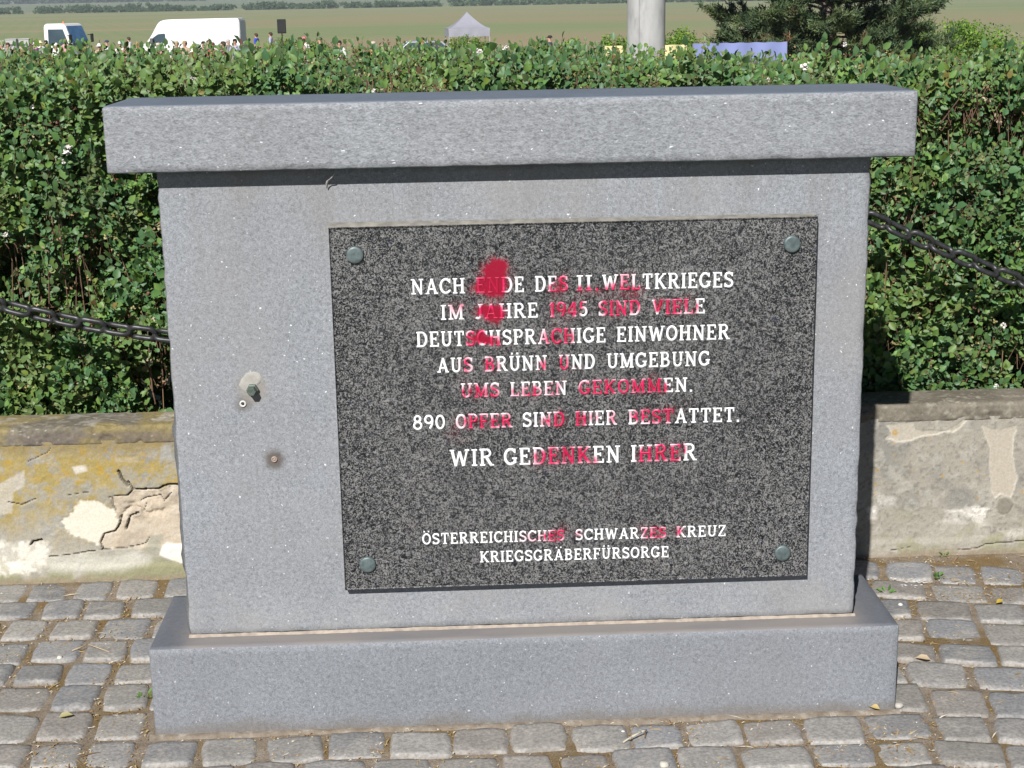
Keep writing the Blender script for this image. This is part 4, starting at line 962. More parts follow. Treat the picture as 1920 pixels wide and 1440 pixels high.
# ------------------------------------------------------------------ chain
def link_mesh(L=.080, W=.047, r=.0072):
    bm = bmesh.new(); path = []; hw = W/2-r; hl = L/2-r; st = hl-hw
    for i in range(13): a = math.pi*(-.5+i/12); path.append(Vector((st+hw*math.cos(a), hw*math.sin(a), 0)))
    for i in range(13): a = math.pi*(.5+i/12); path.append(Vector((-st+hw*math.cos(a), hw*math.sin(a), 0)))
    n = len(path); rings = []
    for i, p in enumerate(path):
        t = (path[(i+1) % n]-path[i-1]).normalized(); s = t.cross(Vector((0, 0, 1)))
        rings.append([bm.verts.new(p+s*r*math.cos(2*math.pi*k/10)+Vector((0, 0, 1))*r*math.sin(2*math.pi*k/10)) for k in range(10)])
    for i in range(n):
        A, B = rings[i], rings[(i+1) % n]
        for k in range(10): bm.faces.new((A[k], A[(k+1) % 10], B[(k+1) % 10], B[k]))
    bmesh.ops.recalc_face_normals(bm, faces=bm.faces)
    me = bpy.data.meshes.new('link')
    for f in bm.faces: f.smooth = True
    bm.to_mesh(me); bm.free(); me.materials.append(MAT['iron']); return me
LINK = link_mesh()
def chain(fn, x0, x1, label, y):
    root = thing('chain', label, 'chain', (x0, y, fn(x0)))
    pitch = .080-2*.0072*1.05; x = x0; k = 0
    while x < x1:
        s = (fn(x+.001)-fn(x))/.001; dx = pitch/math.hypot(1, s)
        o = bpy.data.objects.new('link', LINK); COL.objects.link(o); o.parent = root
        t = Vector((1, 0, s)).normalized(); up = Vector((0, 1, 0)); ang = math.radians((33 if k % 2 else -57)+random.uniform(-7, 7))
        up = (Matrix.Rotation(ang, 3, t) @ up); sd = up.cross(t).normalized(); up = t.cross(sd)
        mt = Matrix((t, sd, up)).transposed().to_4x4(); mt.translation = Vector((x-x0, 0, fn(x)-fn(x0)))
        o.matrix_local = mt; x += dx; k += 1
CY = .93
LP = [onY(x, y, CY) for x, y in ((0, 572), (150, 603), (305, 630))]
RP = [onY(x, y, CY) for x, y in ((1640, 410), (1770, 470), (1920, 530))]
cl = np.polyfit([p.x for p in LP], [p.z for p in LP], 2); cl[0] = max(cl[0], .12)
# a sagging chain: left span from a post out of frame to the hidden post, right span falling away to the right
HPX, HPZ = .80, .985
A = np.array([[p.x**2, p.x, 1] for p in LP]+[[HPX**2*1, HPX, 1]]); bz = np.array([p.z for p in LP]+[HPZ])
cl = np.linalg.lstsq(A, bz, rcond=None)[0]
fl = lambda x: cl[0]*x*x+cl[1]*x+cl[2]
A = np.array([[p.x**2, p.x, 1] for p in RP]+[[HPX**2, HPX, 1]]); bz = np.array([p.z for p in RP]+[HPZ])
cr = np.linalg.lstsq(A, bz, rcond=None)[0]; 
fr = lambda x: cr[0]*x*x+cr[1]*x+cr[2]
chain(fl, -1.62, HPX, 'dark iron chain sagging in front of the hedge left of the memorial', CY)
chain(fr, HPX, 1.72, 'dark iron chain slanting down in front of the hedge right of the memorial', CY)
for px_, h_, lab in ((HPX, .628, 'dark iron post behind the memorial that holds both chain ends'), (1.73, fr(1.73)-.42+.07, 'dark iron post at the far right end of the slanting chain'), (-1.64, fl(-1.62)-.42+.07, 'dark iron post at the far left end of the sagging chain')):
    t = thing('chain_post', lab, 'post', (px_, CY+(.03 if px_ == HPX else 0), .42), 0, 'iron posts on the low wall')
    bm = bmesh.new(); bm_lathe(bm, [(.045, 0), (.045, .012), (.022, .018), (.019, .02), (.019, h_-.048), (.024, h_-.043), (.024, h_-.028), (.016, h_-.008), (0, h_)], n=18); mesh_bm('shaft', bm, MAT['iron'], t, True)
    bm = bmesh.new(); bm_lathe(bm, [(.026, h_-.083), (.029, h_-.078), (.029, h_-.053), (.026, h_-.048)], n=18); mesh_bm('collar', bm, MAT['iron'], t, True)

# ------------------------------------------------------------------ stone column
cx = (onY(1176, 40, 18)+onY(1247, 40, 18))/2
t = thing('stone_column', 'tall round pale grey concrete column rising beyond the hedge', 'column', (cx.x, 18, gz(18)))
cm = NT('pale_concrete'); n = cm.noise(cm.mapv(cm.obj(), (1, 1, .35)), 6, 5, .6)
cm.color(cm.ramp(n, [(.3, (.26, .26, .255)), (.5, (.37, .37, .365)), (.75, (.44, .44, .435))])); cm.set(Roughness=.85); cm.bump(cm.noise(cm.obj(), 90, 3), .25, .004)
bm = bmesh.new(); bm_lathe(bm, [(.253, .35), (.253, 2.6), (.2525, 2.603), (.2525, 2.612), (.253, 2.615), (.25, 7.5), (0, 7.5)], n=48); mesh_bm('shaft', bm, cm.m, t, True)
bm = bmesh.new(); bm_box(bm, -.5, .5, -.5, .5, -.1, .35, .02, 2); mesh_bm('plinth', bm, cm.m, t)
bm = bmesh.new(); a = math.radians(-118); q = Matrix.Rotation(a, 4, 'Z'); bm_box(bm, .2515, .2555, -.006, .006, .36, 7.4)
bmesh.ops.transform(bm, verts=bm.verts, matrix=q); mesh_bm('seam', bm, simple('grey_joint', (.27, .27, .27), .9), t)

# ------------------------------------------------------------------ foliage clumps for bushes, pine and tree line
def clump_leaves(centers, radii, per, size, pal, rr, flat=1.0, up=.25):
    k = len(centers); c = np.repeat(centers, per, 0); r = np.repeat(radii, per)
    d = unit(rr.normal(0, 1, (k*per, 3))); d[:, 2] *= flat
    p = c+d*(r*rr.uniform(.55, 1.05, k*per))[:, None]
    nrm = unit(d+rr.normal(0, .5, d.shape)+np.array([[0, -.2, up]])); ax = rr.normal(0, 1, d.shape)
    cols = pal[rr.integers(len(pal), size=k*per)]*rr.uniform(.7, 1.3, k*per)[:, None]
    L = size*rr.uniform(.6, 1.3, k*per)
    return leaves(p, ax, nrm, L, L*.6, cols)
BL = leaf_mat('bush_leaf', trans=.2, rough=.6)
BPAL = np.array([[.14, .26, .025], [.115, .225, .022], [.18, .30, .03], [.09, .18, .025]])
def bush(px0, px1, pyt, Y, label, depth=1.2, seed=0, mat=BL, pal=BPAL, n=90, leaf=.09):
    rr = np.random.default_rng(100+seed)
    a = onY(px0, pyt, Y); b = onY(px1, pyt, Y); g = gz(Y); H = (a.z+b.z)/2-g; W = (b.x-a.x)/2
    t = thing('bush', label, 'bush', ((a.x+b.x)/2, Y, g), group='green bushes beyond the hedge')
    x = rr.uniform(-1, 1, n); y = rr.uniform(-1, 1, n); top = H*(1-.35*np.abs(x)**3)*(.86+.22*rr.random(n))
    z = top*rr.uniform(.1, 1, n)**.7
    cen = np.stack([x*W*.9, y*depth, z-.12], 1)
    V, Q, T, C = clump_leaves(cen, rr.uniform(.18, .32, n), 70, leaf, pal, rr)
    mesh_np('foliage', V, [Q, T], mat, t, colors=C)
    k = 14; p0 = np.stack([rr.uniform(-W*.6, W*.6, k), rr.uniform(-.4, .4, k), np.zeros(k)], 1); p1 = p0+np.stack([rr.normal(0, .25, k), rr.normal(0, .2, k), np.full(k, H*.75)], 1)
    V, F = tubes(p0, p1, np.full(k, .02), 5); mesh_np('stem', V, F, simple('bush_stem', (.12, .08, .05), .9), t)
bush(1118, 1205, 62, 50, 'bright green bush left of the pale concrete column', 1.0, 1)
bush(1225, 1318, 57, 51, 'bright green bush between the concrete column and the pine', 1.0, 2)
bush(1690, 1912, 42, 46, 'broad bright green bush at the right of the pine', 1.5, 3, n=170)
bush(1050, 1088, 68, 58, 'tiny green bush right of the man in the black cap', .7, 4, n=40)
bush(478, 640, 71, 82, 'low green scrub strip behind the black loudspeaker', .8, 5, n=120)
bush(838, 915, 68, 84, 'low green scrub seen under the grey pop-up tent', .7, 6, n=60)

# ------------------------------------------------------------------ pine
def pine():
    rr = np.random.default_rng(9); Y = 32.0; c = onY(1555, 60, Y); g = gz(Y)
    t = thing('pine_tree', 'dark bushy pine tree with low spreading branches and bare inner limbs', 'tree', (c.x, Y, g))
    bm = bmesh.new()
    for k in range(9):
        z0 = k*.85; r0 = .20*(1-k*.1); r1 = .20*(1-(k+1)*.1)
        bm_cyl(bm, (.05*math.sin(k*1.3), .04*math.cos(k*2), z0), (.05*math.sin((k+1)*1.3), .04*math.cos((k+1)*2), z0+.85), r0, max(.03, r1), 10)
    bark = NT('pine_bark'); bark.color(bark.ramp(bark.noise(bark.mapv(bark.obj(), (1, 1, .3)), 18, 4), [(.35, (.10, .075, .06)), (.6, (.22, .17, .14))])); bark.set(Roughness=.95)
    mesh_bm('trunk', bm, bark.m, t, True)
    P0 = []; P1 = []; R = []; tufts = []
    for i in range(92):
        z = 1.25+6.1*(i/92.0)**1.15+rr.uniform(-.1, .1); a = i*2.399+rr.uniform(-.3, .3)
        L = (3.25*(1-(z/8.2)**1.4)+.25)*rr.uniform(.75, 1.02)
        if z < 2.0: L *= .85
        d = np.array([math.cos(a), math.sin(a), 0]); p = np.array([0, 0, z]); droop = -.10 if z < 2.4 else .12
        segs = 6; pts = [p]
        for s in range(segs):
            k = (s+1)/segs; p = p+d*L/segs+np.array([rr.normal(0, .05), rr.normal(0, .05), L/segs*(droop+.45*k*k)+rr.normal(0, .03)]); pts.append(p)
        for s in range(segs):
            P0.append(pts[s]); P1.append(pts[s+1]); R.append(.045*(1-s/segs*.75)*(L/3.2+.2))
            if s >= 1:
                for q in range(5 if s < 4 else 8):
                    e = unit((d*rr.uniform(.2, 1)+np.array([-d[1], d[0], 0])*rr.uniform(-1, 1)+np.array([0, 0, rr.uniform(.0, .7)]))[None])[0]
                    l = rr.uniform(.25, .6); b = pts[s]+(pts[s+1]-pts[s])*rr.random()
                    P0.append(b); P1.append(b+e*l); R.append(.014)
                    tufts += [(b+e*l*.55, e), (b+e*l, e)]
            if s == segs-1: tufts.append((pts[-1], d+np.array([0, 0, .5])))
    V, F = tubes(np.array(P0), np.array(P1), np.array(R), 6); mesh_np('branch', V, F, bark.m, t)['kind'] = 'stuff'
    # needle tufts: narrow blades radiating from short shoots
    tp = np.array([a for a, b in tufts]); te = unit(np.array([b for a, b in tufts])); per = 64
    B = np.repeat(tp, per, 0); E = np.repeat(te, per, 0); k = len(B)
    along = rr.uniform(-.16, .10, k); dirs = unit(E*rr.uniform(.3, 1.2, k)[:, None]+unit(rr.normal(0, 1, (k, 3)))*.95+np.array([[0, 0, .2]]))
    B = B+E*along[:, None]+rr.normal(0, .035, (k, 3)); L = rr.uniform(.07, .15, k)
    pal = np.array([[.085, .125, .050], [.065, .105, .045], [.11, .15, .058], [.055, .09, .043]])
    tc = np.repeat(pal[rr.integers(4, size=len(tp))]*rr.uniform(.75, 1.3, len(tp))[:, None], per, 0)*rr.uniform(.8, 1.2, k)[:, None]
    brown = rr.random(len(tp)) > .975; tc[np.repeat(brown, per)] = np.array([.20, .12, .06])
    s = unit(np.cross(dirs, rr.normal(0, 1, (k, 3))))*.012
    V = np.stack([B-s, B+s, B+dirs*L[:, None]+s*.3, B+dirs*L[:, None]-s*.3], 1).reshape(-1, 3); F = np.arange(4*k).reshape(k, 4)
    o = mesh_np('crown', V, F, leaf_mat('pine_needle', trans=.12, rough=.6), t, colors=np.repeat(tc, 4, 0))
pine()

# ------------------------------------------------------------------ far tree line, woods
def treeline(name, y, x0, x1, n, hmin, hmax, leaf, pal, label, gaps, seed, base=None):
    rr = np.random.default_rng(seed); x = rr.uniform(x0, x1, n)
    for a, b in gaps: x = x[(x < a) | (x > b)]
    n = len(x); hh = hmin+(hmax-hmin)*sstep(fbm(np.stack([x, x*0], 1), .035, 3, seed), .3, .7)*rr.uniform(.7, 1.1, n)
    z = (base if base is not None else gz(y))+hh*rr.uniform(.05, .85, n); yy = y+rr.uniform(-6, 6, n)
    V, Q, T, C = clump_leaves(np.stack([x, yy, z], 1), hh*.28, 26, leaf, pal, rr, .8)
    o = mesh_np(name, V, [Q, T], attr_mat(name+'_leaf', 'col', 1.0, .1, 1, 0.0), colors=C)
    tag(o, label, 'trees', kind='stuff')
wx = lambda px, y: onY(px, 5, y).x
treeline('far_treeline', 955, wx(-300, 955), wx(2300, 955), 3200, 3.0, 5.6, 1.0, np.array([[.06, .11, .04], [.045, .085, .035], [.08, .13, .05], [.05, .09, .045]]), 'dark green row of trees and scrub along the far edge of the field',
         [(wx(18, 955), wx(28, 955)), (wx(44, 955), wx(62, 955)), (wx(440, 955), wx(456, 955)), (wx(826, 955), wx(842, 955))], 31)
treeline('distant_woodland', 1900, wx(-300, 1900), wx(2300, 1900), 2600, 10, 22, 3.0, np.array([[.06, .10, .05], [.05, .085, .045], [.075, .115, .055]]), 'hazy blue green woods on the rise far behind the field', [(wx(385, 1900), wx(470, 1900))], 33)

# ------------------------------------------------------------------ vehicles, tent, loudspeaker
WHITE = simple('white_vehicle_paint', (.80, .80, .79), .3, var=.02)
GLASS = simple('tinted_glass', (.05, .075, .085), .08, var=.2, scale=1.5, spec=.8)
GREYM = simple('grey_plastic', (.10, .105, .11), .6)
TYRE = simple('tyre_rubber', (.02, .02, .02), .8); RIM = simple('steel_rim', (.4, .4, .41), .4, .6)
def wheel(parent, x, y, z, r, wd):
    bm = bmesh.new(); mt = Matrix.Translation((x, y, z)) @ Matrix.Rotation(math.radians(90), 4, 'X')
    bm_lathe(bm, [(r*.62, -wd/2), (r*.9, -wd/2), (r, -wd*.3), (r, wd*.3), (r*.9, wd/2), (r*.62, wd/2)], mt, 24); w_ = mesh_bm('wheel', bm, TYRE, parent, True)
    bm = bmesh.new(); bm_lathe(bm, [(r*.62, -wd*.42), (r*.5, -wd*.30), (r*.2, -wd*.36), (0, -wd*.36)], mt, 18); bm_lathe(bm, [(r*.62, wd*.42), (r*.5, wd*.30), (r*.2, wd*.36), (0, wd*.36)], mt, 18)
    mesh_bm('rim', bm, RIM, w_, True)
def slabpart(name, pts, y0, y1, mat, parent, bev=0.0):
    bm = bmesh.new(); bm_prism(bm, pts, y0, y1)
    if bev: bmesh.ops.bevel(bm, geom=list(bm.edges), offset=bev, segments=2, affect='EDGES')
    return mesh_bm(name, bm, mat, parent)
def van():
    Y = 87.0; a = onY(262, 80, Y); b = onY(454, 40, Y); g = gz(Y); L = 6.0
    top = onY(360, 35, Y).z-g
    t = thing('delivery_van', 'white high roofed delivery van parked behind the crowd', 'van', ((a.x+b.x)/2-.05, Y, g), math.radians(-4))
    x0, x1 = -L/2, L/2; hw = 1.0
    prof = [(x0, .45), (x0, 1.0), (x0+.25, 1.18), (x0+.75, 1.32), (x0+1.0, 1.62), (x0+1.42, top-.22), (x0+1.62, top-.08), (x0+1.95, top-.02), (x1-.12, top), (x1-.02, top-.06), (x1, .5), (x1, .35), (x0+.1, .35)]
    bm = bmesh.new(); bm_prism(bm, prof, -hw, hw)
    for v in bm.verts:
        if v.co.z > 1.4: v.co.y *= 1-.09*(v.co.z-1.4)
    bmesh.ops.bevel(bm, geom=list(bm.edges), offset=.05, segments=2, affect='EDGES'); mesh_bm('body', bm, WHITE, t)
    dy = lambda z: hw*(1-.09*(z-1.4)) if z > 1.4 else hw
    for s in (-1, 1):
        bm = bmesh.new(); pts = [(x0+.92, 1.36), (x0+1.15, 1.66), (x0+1.42, 1.83), (x0+1.75, 1.86), (x0+1.82, 1.82), (x0+1.82, 1.36)]
        f = [bm.verts.new((x, s*(dy(z)+.006), z)) for x, z in pts]; k = [bm.verts.new((x, s*(dy(z)-.02), z)) for x, z in pts]
        bm.faces.new(f); [bm.faces.new((f[i], f[(i+1) % 6], k[(i+1) % 6], k[i])) for i in range(6)]; mesh_bm('side_window', bm, GLASS, t)
        bm = bmesh.new(); bm_box(bm, x0+1.0, x0+1.16, s*1.02-.0, s*1.24, 1.3, 1.62, .03); mesh_bm('mirror', bm, GREYM, t)
        bm = bmesh.new(); bm_box(bm, x1-.02, x1+.02, s*.86-.06, s*.86+.06, 1.0, 1.5, .01); mesh_bm('tail_light', bm, simple('red_lamp_glass', (.35, .02, .02), .3), t)
        bm = bmesh.new(); bm_box(bm, x0+.9, x1-.15, s*hw-.01 if s > 0 else -hw-.012, s*hw+.012 if s > 0 else -hw+.01, .72, .84, .008); mesh_bm('rub_strip', bm, GREYM, t)
        for x in (x0+1.0, x1-1.2): wheel(t, x, s*.84, .35, .35, .24)
    bm = bmesh.new(); v = [bm.verts.new(p) for p in ((x0+.78, -.82, 1.37), (x0+.78, .82, 1.37), (x0+1.40, .76, top-.29), (x0+1.40, -.76, top-.29))]; bm.faces.new(v)
    for q in v: q.co.x -= .05
    mesh_bm('windscreen', bm, GLASS, t)
    bm = bmesh.new(); bm_box(bm, x1, x1+.012, -.84, -.012, .55, top-.2, .004); mesh_bm('rear_door', bm, simple('shaded_white_paint', (.66, .68, .70), .4, var=.03), t)  # both rear doors greyed: shade on the van's back put into their colour
    bm = bmesh.new(); bm_box(bm, x1, x1+.012, .012, .84, .55, top-.2, .004); mesh_bm('rear_door', bm, simple('shaded_door_paint', (.66, .68, .70), .4, var=.03), t)
    bm = bmesh.new(); bm_box(bm, x1-.03, x1+.1, -.95, .95, .36, .5, .02); mesh_bm('bumper', bm, GREYM, t)
van()
def truck():
    Y = 80.0; a = onY(94, 60, Y); b = onY(157, 60, Y); g = gz(Y); top = onY(115, 44, Y).z-g
    t = thing('flatbed_truck', 'small white cab flatbed lorry facing right with a blue sky reflection painted on its windscreen', 'truck', ((a.x+b.x)/2-.05, Y, g), math.radians(-18))
    # cab: faces +x in its own frame
    prof = [(-.78, .75), (-.78, top-.12), (-.66, top), (.30, top), (.46, top-.07), (.86, 1.35), (.92, .9), (.92, .5), (-.2, .5)]
    bm = bmesh.new(); bm_prism(bm, prof, -.9, .9)
    for v in bm.verts:
        if v.co.z > 1.4: v.co.y *= 1-.07*(v.co.z-1.4)
    bmesh.ops.bevel(bm, geom=list(bm.edges), offset=.045, segments=2, affect='EDGES'); cabo = mesh_bm('cab', bm, WHITE, t)
    dy = lambda z: .9*(1-.07*max(0, z-1.4))
    for s in (-1, 1):
        bm = bmesh.new(); pts = [(-.52, 1.42), (-.52, top-.28), (.34, top-.28), (.70, 1.30), (.45, 1.30), (.15, 1.42)]
        f = [bm.verts.new((x, s*(dy(z)+.006), z)) for x, z in pts]; k = [bm.verts.new((x, s*(dy(z)-.02), z)) for x, z in pts]
        bm.faces.new(f); [bm.faces.new((f[i], f[(i+1) % 6], k[(i+1) % 6], k[i])) for i in range(6)]; mesh_bm('side_window', bm, GLASS, cabo)
        bm = bmesh.new(); bm_box(bm, .82, .92, s*1.05-.11, s*1.05+.11, 1.52, 1.95, .03); bm_box(bm, .66, .86, s*.98-.02, s*.98+.02, 1.88, 1.92); mesh_bm('mirror', bm, MAT['black'], cabo)
        bm = bmesh.new(); bm_box(bm, .9, .95, s*.66-.14, s*.66+.14, .72, .9, .02); mesh_bm('headlight', bm, simple('lamp_lens', (.6, .62, .64), .15), cabo)
    bm = bmesh.new(); v = [bm.verts.new(p) for p in ((.873, -.80, 1.40), (.873, .80, 1.40), (.495, .74, top-.12), (.495, -.74, top-.12))]
    bm.faces.new(v); mesh_bm('windscreen', bm, simple('painted_sky_glass', (.10, .22, .40), .12, var=.3, scale=2, spec=.8), cabo)  # blue sky reflection painted into the glass base colour
    bm = bmesh.new(); bm_cyl(bm, (-.1, 0, top), (-.1, 0, top+.1), .07, .05, 12); mesh_bm('roof_beacon', bm, simple('orange_beacon', (.6, .18, .05), .3), t)
    bm = bmesh.new(); bm_box(bm, -4.6, -.9, -.98, .98, .86, 1.0, .01); mesh_bm('load_bed', bm, GREYM, t)
    bm = bmesh.new(); bm_box(bm, -4.4, .7, -.4, -.25, .55, .75); bm_box(bm, -4.4, .7, .25, .4, .55, .75); mesh_bm('chassis', bm, MAT['black'], t)
    for s in (-1, 1):
        for x in (.2, -3.3): wheel(t, x, s*.8, .38, .38, .24)
    return t
tr = truck()
def crate(px0, px1, pyt, label, Y, col):
    a = onY(px0, pyt, Y); b = onY(px1, pyt, Y); g = gz(Y); H = (a.z+b.z)/2-g; W = b.x-a.x
    t = thing('site_box', label, 'box', ((a.x+b.x)/2, Y, g), math.radians(4), 'pale boxes beside the lorry')
    bm = bmesh.new(); bm_box(bm, -W/2, W/2, -.5, .5, .06, H-.05, .02); mesh_bm('body', bm, col, t)
    bm = bmesh.new(); bm_box(bm, -W/2-.02, W/2+.02, -.52, .52, H-.05, H, .012); mesh_bm('lid', bm, col, t)
    for s in (-1, 1):
        bm = bmesh.new(); bm_box(bm, s*W*.35-.06, s*W*.35+.06, -.48, .48, 0, .06); mesh_bm('foot', bm, GREYM, t)
    bm = bmesh.new(); bm_box(bm, -.07, .07, -.51, -.5, H*.8, H*.86); mesh_bm('handle', bm, GREYM, t)
PALE = simple('pale_grey_panel', (.42, .42, .40), .7, var=.06)
crate(0, 14, 76, 'low pale grey box at the far left edge beyond the hedge', 78.5, PALE)
crate(14, 33, 72.5, 'pale grey box left of the white lorry cab, the left one of two tall boxes', 76.5, PALE)
crate(38, 57, 72, 'pale grey box nearest to the white lorry cab', 76.5, PALE)
def car():
    Y = 69.0; a = onY(765, 76, Y); b = onY(822, 76, Y); g = gz(Y); top = onY(793, 73.5, Y).z-g; L = 4.2
    t = thing('silver_car', 'silver hatchback car of which only the roof and windows show above the hedge', 'car', ((a.x+b.x)/2-.25, Y, g-.06), math.radians(6))
    paint = simple('silver_car_paint', (.5, .53, .56), .28, .4, .04)
    low = [(-2.1, .4), (-2.1, .72), (-1.95, .86), (-1.1, .95), (1.7, .98), (2.02, .9), (2.08, .6), (2.05, .35), (-1.9, .3)]
    bm = bmesh.new(); bm_prism(bm, low, -.86, .86); bmesh.ops.bevel(bm, geom=list(bm.edges), offset=.05, segments=2, affect='EDGES'); mesh_bm('body', bm, paint, t)
    bm = bmesh.new(); gl = [(-1.15, .93), (-.42, top-.07), (.95, top-.07), (1.62, .96)]; bm_prism(bm, gl, -.76, .76)
    for v in bm.verts:
        if v.co.z > 1.1: v.co.y *= .84
    mesh_bm('window', bm, GLASS, t)
    bm = bmesh.new(); bm_prism(bm, [(-.55, top-.10), (-.38, top-.02), (.3, top), (.95, top-.03), (1.08, top-.1)], -.66, .66); bmesh.ops.bevel(bm, geom=list(bm.edges), offset=.02, segments=2, affect='EDGES'); mesh_bm('roof', bm, paint, t)
    for s in (-1, 1):
        for p_, q_, r_ in (((-1.12, s*.77, .93), (-.45, s*.65, top-.05), .035), ((.3, s*.78, .93), (.3, s*.66, top-.05), .04), ((1.6, s*.77, .95), (1.0, s*.65, top-.05), .05)):
            bm = bmesh.new(); bm_cyl(bm, p_, q_, r_, r_*.85, 8); mesh_bm('pillar', bm, paint, t)
        for x in (-1.3, 1.25): wheel(t, x, s*.76, .3, .3, .2)
        bm = bmesh.new(); bm_box(bm, -2.12, -2.04, s*.6-.14, s*.6+.14, .66, .78, .02); mesh_bm('headlight', bm, simple('lamp_lens', (.6, .62, .64), .15), t)
car()
def tent():
    Y = 115.0; a = onY(836.5, 60, Y); b = onY(915.5, 60, Y); g = gz(Y); W = b.x-a.x; zp = onY(875, 22, Y).z-g; ze = onY(875, 52.5, Y).z-g; zv = onY(875, 68, Y).z-g
    t = thing('popup_tent', 'grey pop-up tent with a pointed roof standing in the field', 'tent', ((a.x+b.x)/2, Y, g), math.radians(5))
    cloth = simple('lilac_grey_canvas', (.27, .27, .315), .8, var=.05, scale=2)
    bm = bmesh.new(); h = W/2*.97; N = 10; rings = []
    for i in range(N+1):
        k = i/N; r = h*(1-k); z = ze+(zp-ze)*(k**1.55*.85+k*.15)
        rings.append([bm.verts.new((sx*r, sy*r, z)) for sx, sy in ((-1, -1), (0, -1), (1, -1), (1, 0), (1, 1), (0, 1), (-1, 1), (-1, 0))] if i < N else [bm.verts.new((0, 0, zp))])
    for i in range(N-1):
        for k in range(8): bm.faces.new((rings[i][k], rings[i][(k+1) % 8], rings[i+1][(k+1) % 8], rings[i+1][k]))
    for k in range(8): bm.faces.new((rings[N-1][k], rings[N-1][(k+1) % 8], rings[N][0]))
    mesh_bm('canopy', bm, cloth, t)
    bm = bmesh.new(); 
    def wall(x0, y0, x1, y1):
        pr = None
        for i in range(17):
            k = i/16; x = x0+(x1-x0)*k; y = y0+(y1-y0)*k; nx, ny = (y1-y0), -(x1-x0); l = math.hypot(nx, ny); off = .02*math.sin(k*19)+.015
            c = [bm.verts.new((x, y, ze+.01)), bm.verts.new((x+nx/l*off, y+ny/l*off, (ze+zv)/2)), bm.verts.new((x+nx/l*off*1.5, y+ny/l*off*1.5, zv+.02*math.sin(k*9)))]
            if pr:
                for q in range(2): bm.faces.new((pr[q], c[q], c[q+1], pr[q+1]))
            pr = c
    for (p, q) in (((-h, -h), (h, -h)), ((h, -h), (h, h)), ((h, h), (-h, h)), ((-h, h), (-h, -h))): wall(*p, *q)
    mesh_bm('valance', bm, cloth, t)
    for sx in (-1, 1):
        for sy in (-1, 1):
            bm = bmesh.new(); bm_box(bm, sx*h*.985-.03, sx*h*.985+.03, sy*h*.985-.03, sy*h*.985+.03, 0, ze); mesh_bm('leg', bm, simple('tent_pole', (.5, .5, .5), .4, .5), t)
tent()
Y = 66.0; a = onY(520, 50, Y); b = onY(536, 50, Y); g = gz(Y); zt = onY(528, 36, Y).z-g; zb = onY(528, 62.5, Y).z-g; sx = (a.x+b.x)/2; W = b.x-a.x
t = thing('loudspeaker', 'black loudspeaker box raised on a thin pole above the crowd', 'loudspeaker', (sx, Y, g+zb), math.radians(8))
bm = bmesh.new(); bm_prism(bm, [(-W/2, 0), (-W/2, zt-zb), (W/2, zt-zb), (W/2, 0)], -.16, .18); bmesh.ops.bevel(bm, geom=list(bm.edges), offset=.015, segments=1, affect='EDGES'); mesh_bm('cabinet', bm, MAT['black'], t)
bm = bmesh.new(); bm_box(bm, -W*.44, W*.44, -.175, -.158, .03, zt-zb-.03, .005); mesh_bm('grille', bm, simple('speaker_grille', (.02, .02, .021), .8), t)
t = thing('speaker_stand', 'thin black pole stand carrying the loudspeaker', 'stand', (sx, Y, g))
bm = bmesh.new(); bm_cyl(bm, (0, 0, .5), (0, 0, zb), .022, n=10); mesh_bm('pole', bm, MAT['black'], t, True)
for k in range(3):
    q = k*2.094+.4; bm = bmesh.new(); bm_cyl(bm, (0, 0, .9), (.6*math.cos(q), .6*math.sin(q), .01), .016, n=8); mesh_bm('leg', bm, MAT['black'], t, True)

# cloth banners on low frames
def banner(px0, px1, pyt, Y, col, label, kind):
    a = onY(px0, pyt, Y); b = onY(px1, pyt, Y); g = gz(Y); W = b.x-a.x; H = (a.z+b.z)/2-g
    t = thing('banner', label, 'banner', ((a.x+b.x)/2, Y, g), 0, 'cloth banners beyond the hedge')
    bm = bmesh.new(); pr = None
    for i in range(41):
        k = i/40; x = -W/2+W*k; cols = []
        for j in range(7): cols.append(bm.verts.new((x, .02*math.sin(k*21+j), H-(H-.25)*j/6-.012*math.sin(k*math.pi*6)**2)))
        if pr:
            for j in range(6): bm.faces.new((pr[j], cols[j], cols[j+1], pr[j+1]))
        pr = cols
    mesh_bm('cloth', bm, col, t, True)
    for s in (-1, 1):
        bm = bmesh.new(); bm_cyl(bm, (s*W/2, .045, 0), (s*W/2, .045, H-.01), .02, n=8); mesh_bm('post', bm, GREYM, t, True)
banner(1300, 1476, 79.5, 28.5, simple('lavender_cloth', (.20, .235, .46), .8, var=.08, scale=3), 'long low lavender blue cloth banner stretched in front of the pine', 'blue')
banner(1134, 1288, 84.5, 44, simple('pale_yellow_cloth', (.66, .60, .30), .8, var=.15, scale=4), 'pale yellow cloth banner in front of the concrete column', 'yellow')

# ------------------------------------------------------------------ people at the ceremony (only heads and shoulders clear the hedge)
def skin_mesh(name, pts, edges, rad, mat, sub=1):
    me = bpy.data.meshes.new(name+'_cage'); me.from_pydata(pts, edges, []); o = bpy.data.objects.new(name+'_cage', me); COL.objects.link(o)
    o.modifiers.new('skin', 'SKIN'); 
    for i, r in enumerate(rad):
        me.skin_vertices[0].data[i].radius = (r, r) if isinstance(r, (int, float)) else r
    me.skin_vertices[0].data[0].use_root = True
    s = o.modifiers.new('sub', 'SUBSURF'); s.levels = sub; s.render_levels = sub
    bpy.context.view_layer.update()
    m2 = bpy.data.meshes.new_from_object(o.evaluated_get(bpy.context.evaluated_depsgraph_get()))
    m2.name = name; m2.materials.clear(); m2.materials.append(mat)
    for p in m2.polygons: p.use_smooth = True
    bpy.data.objects.remove(o); bpy.data.meshes.remove(me)
    return m2
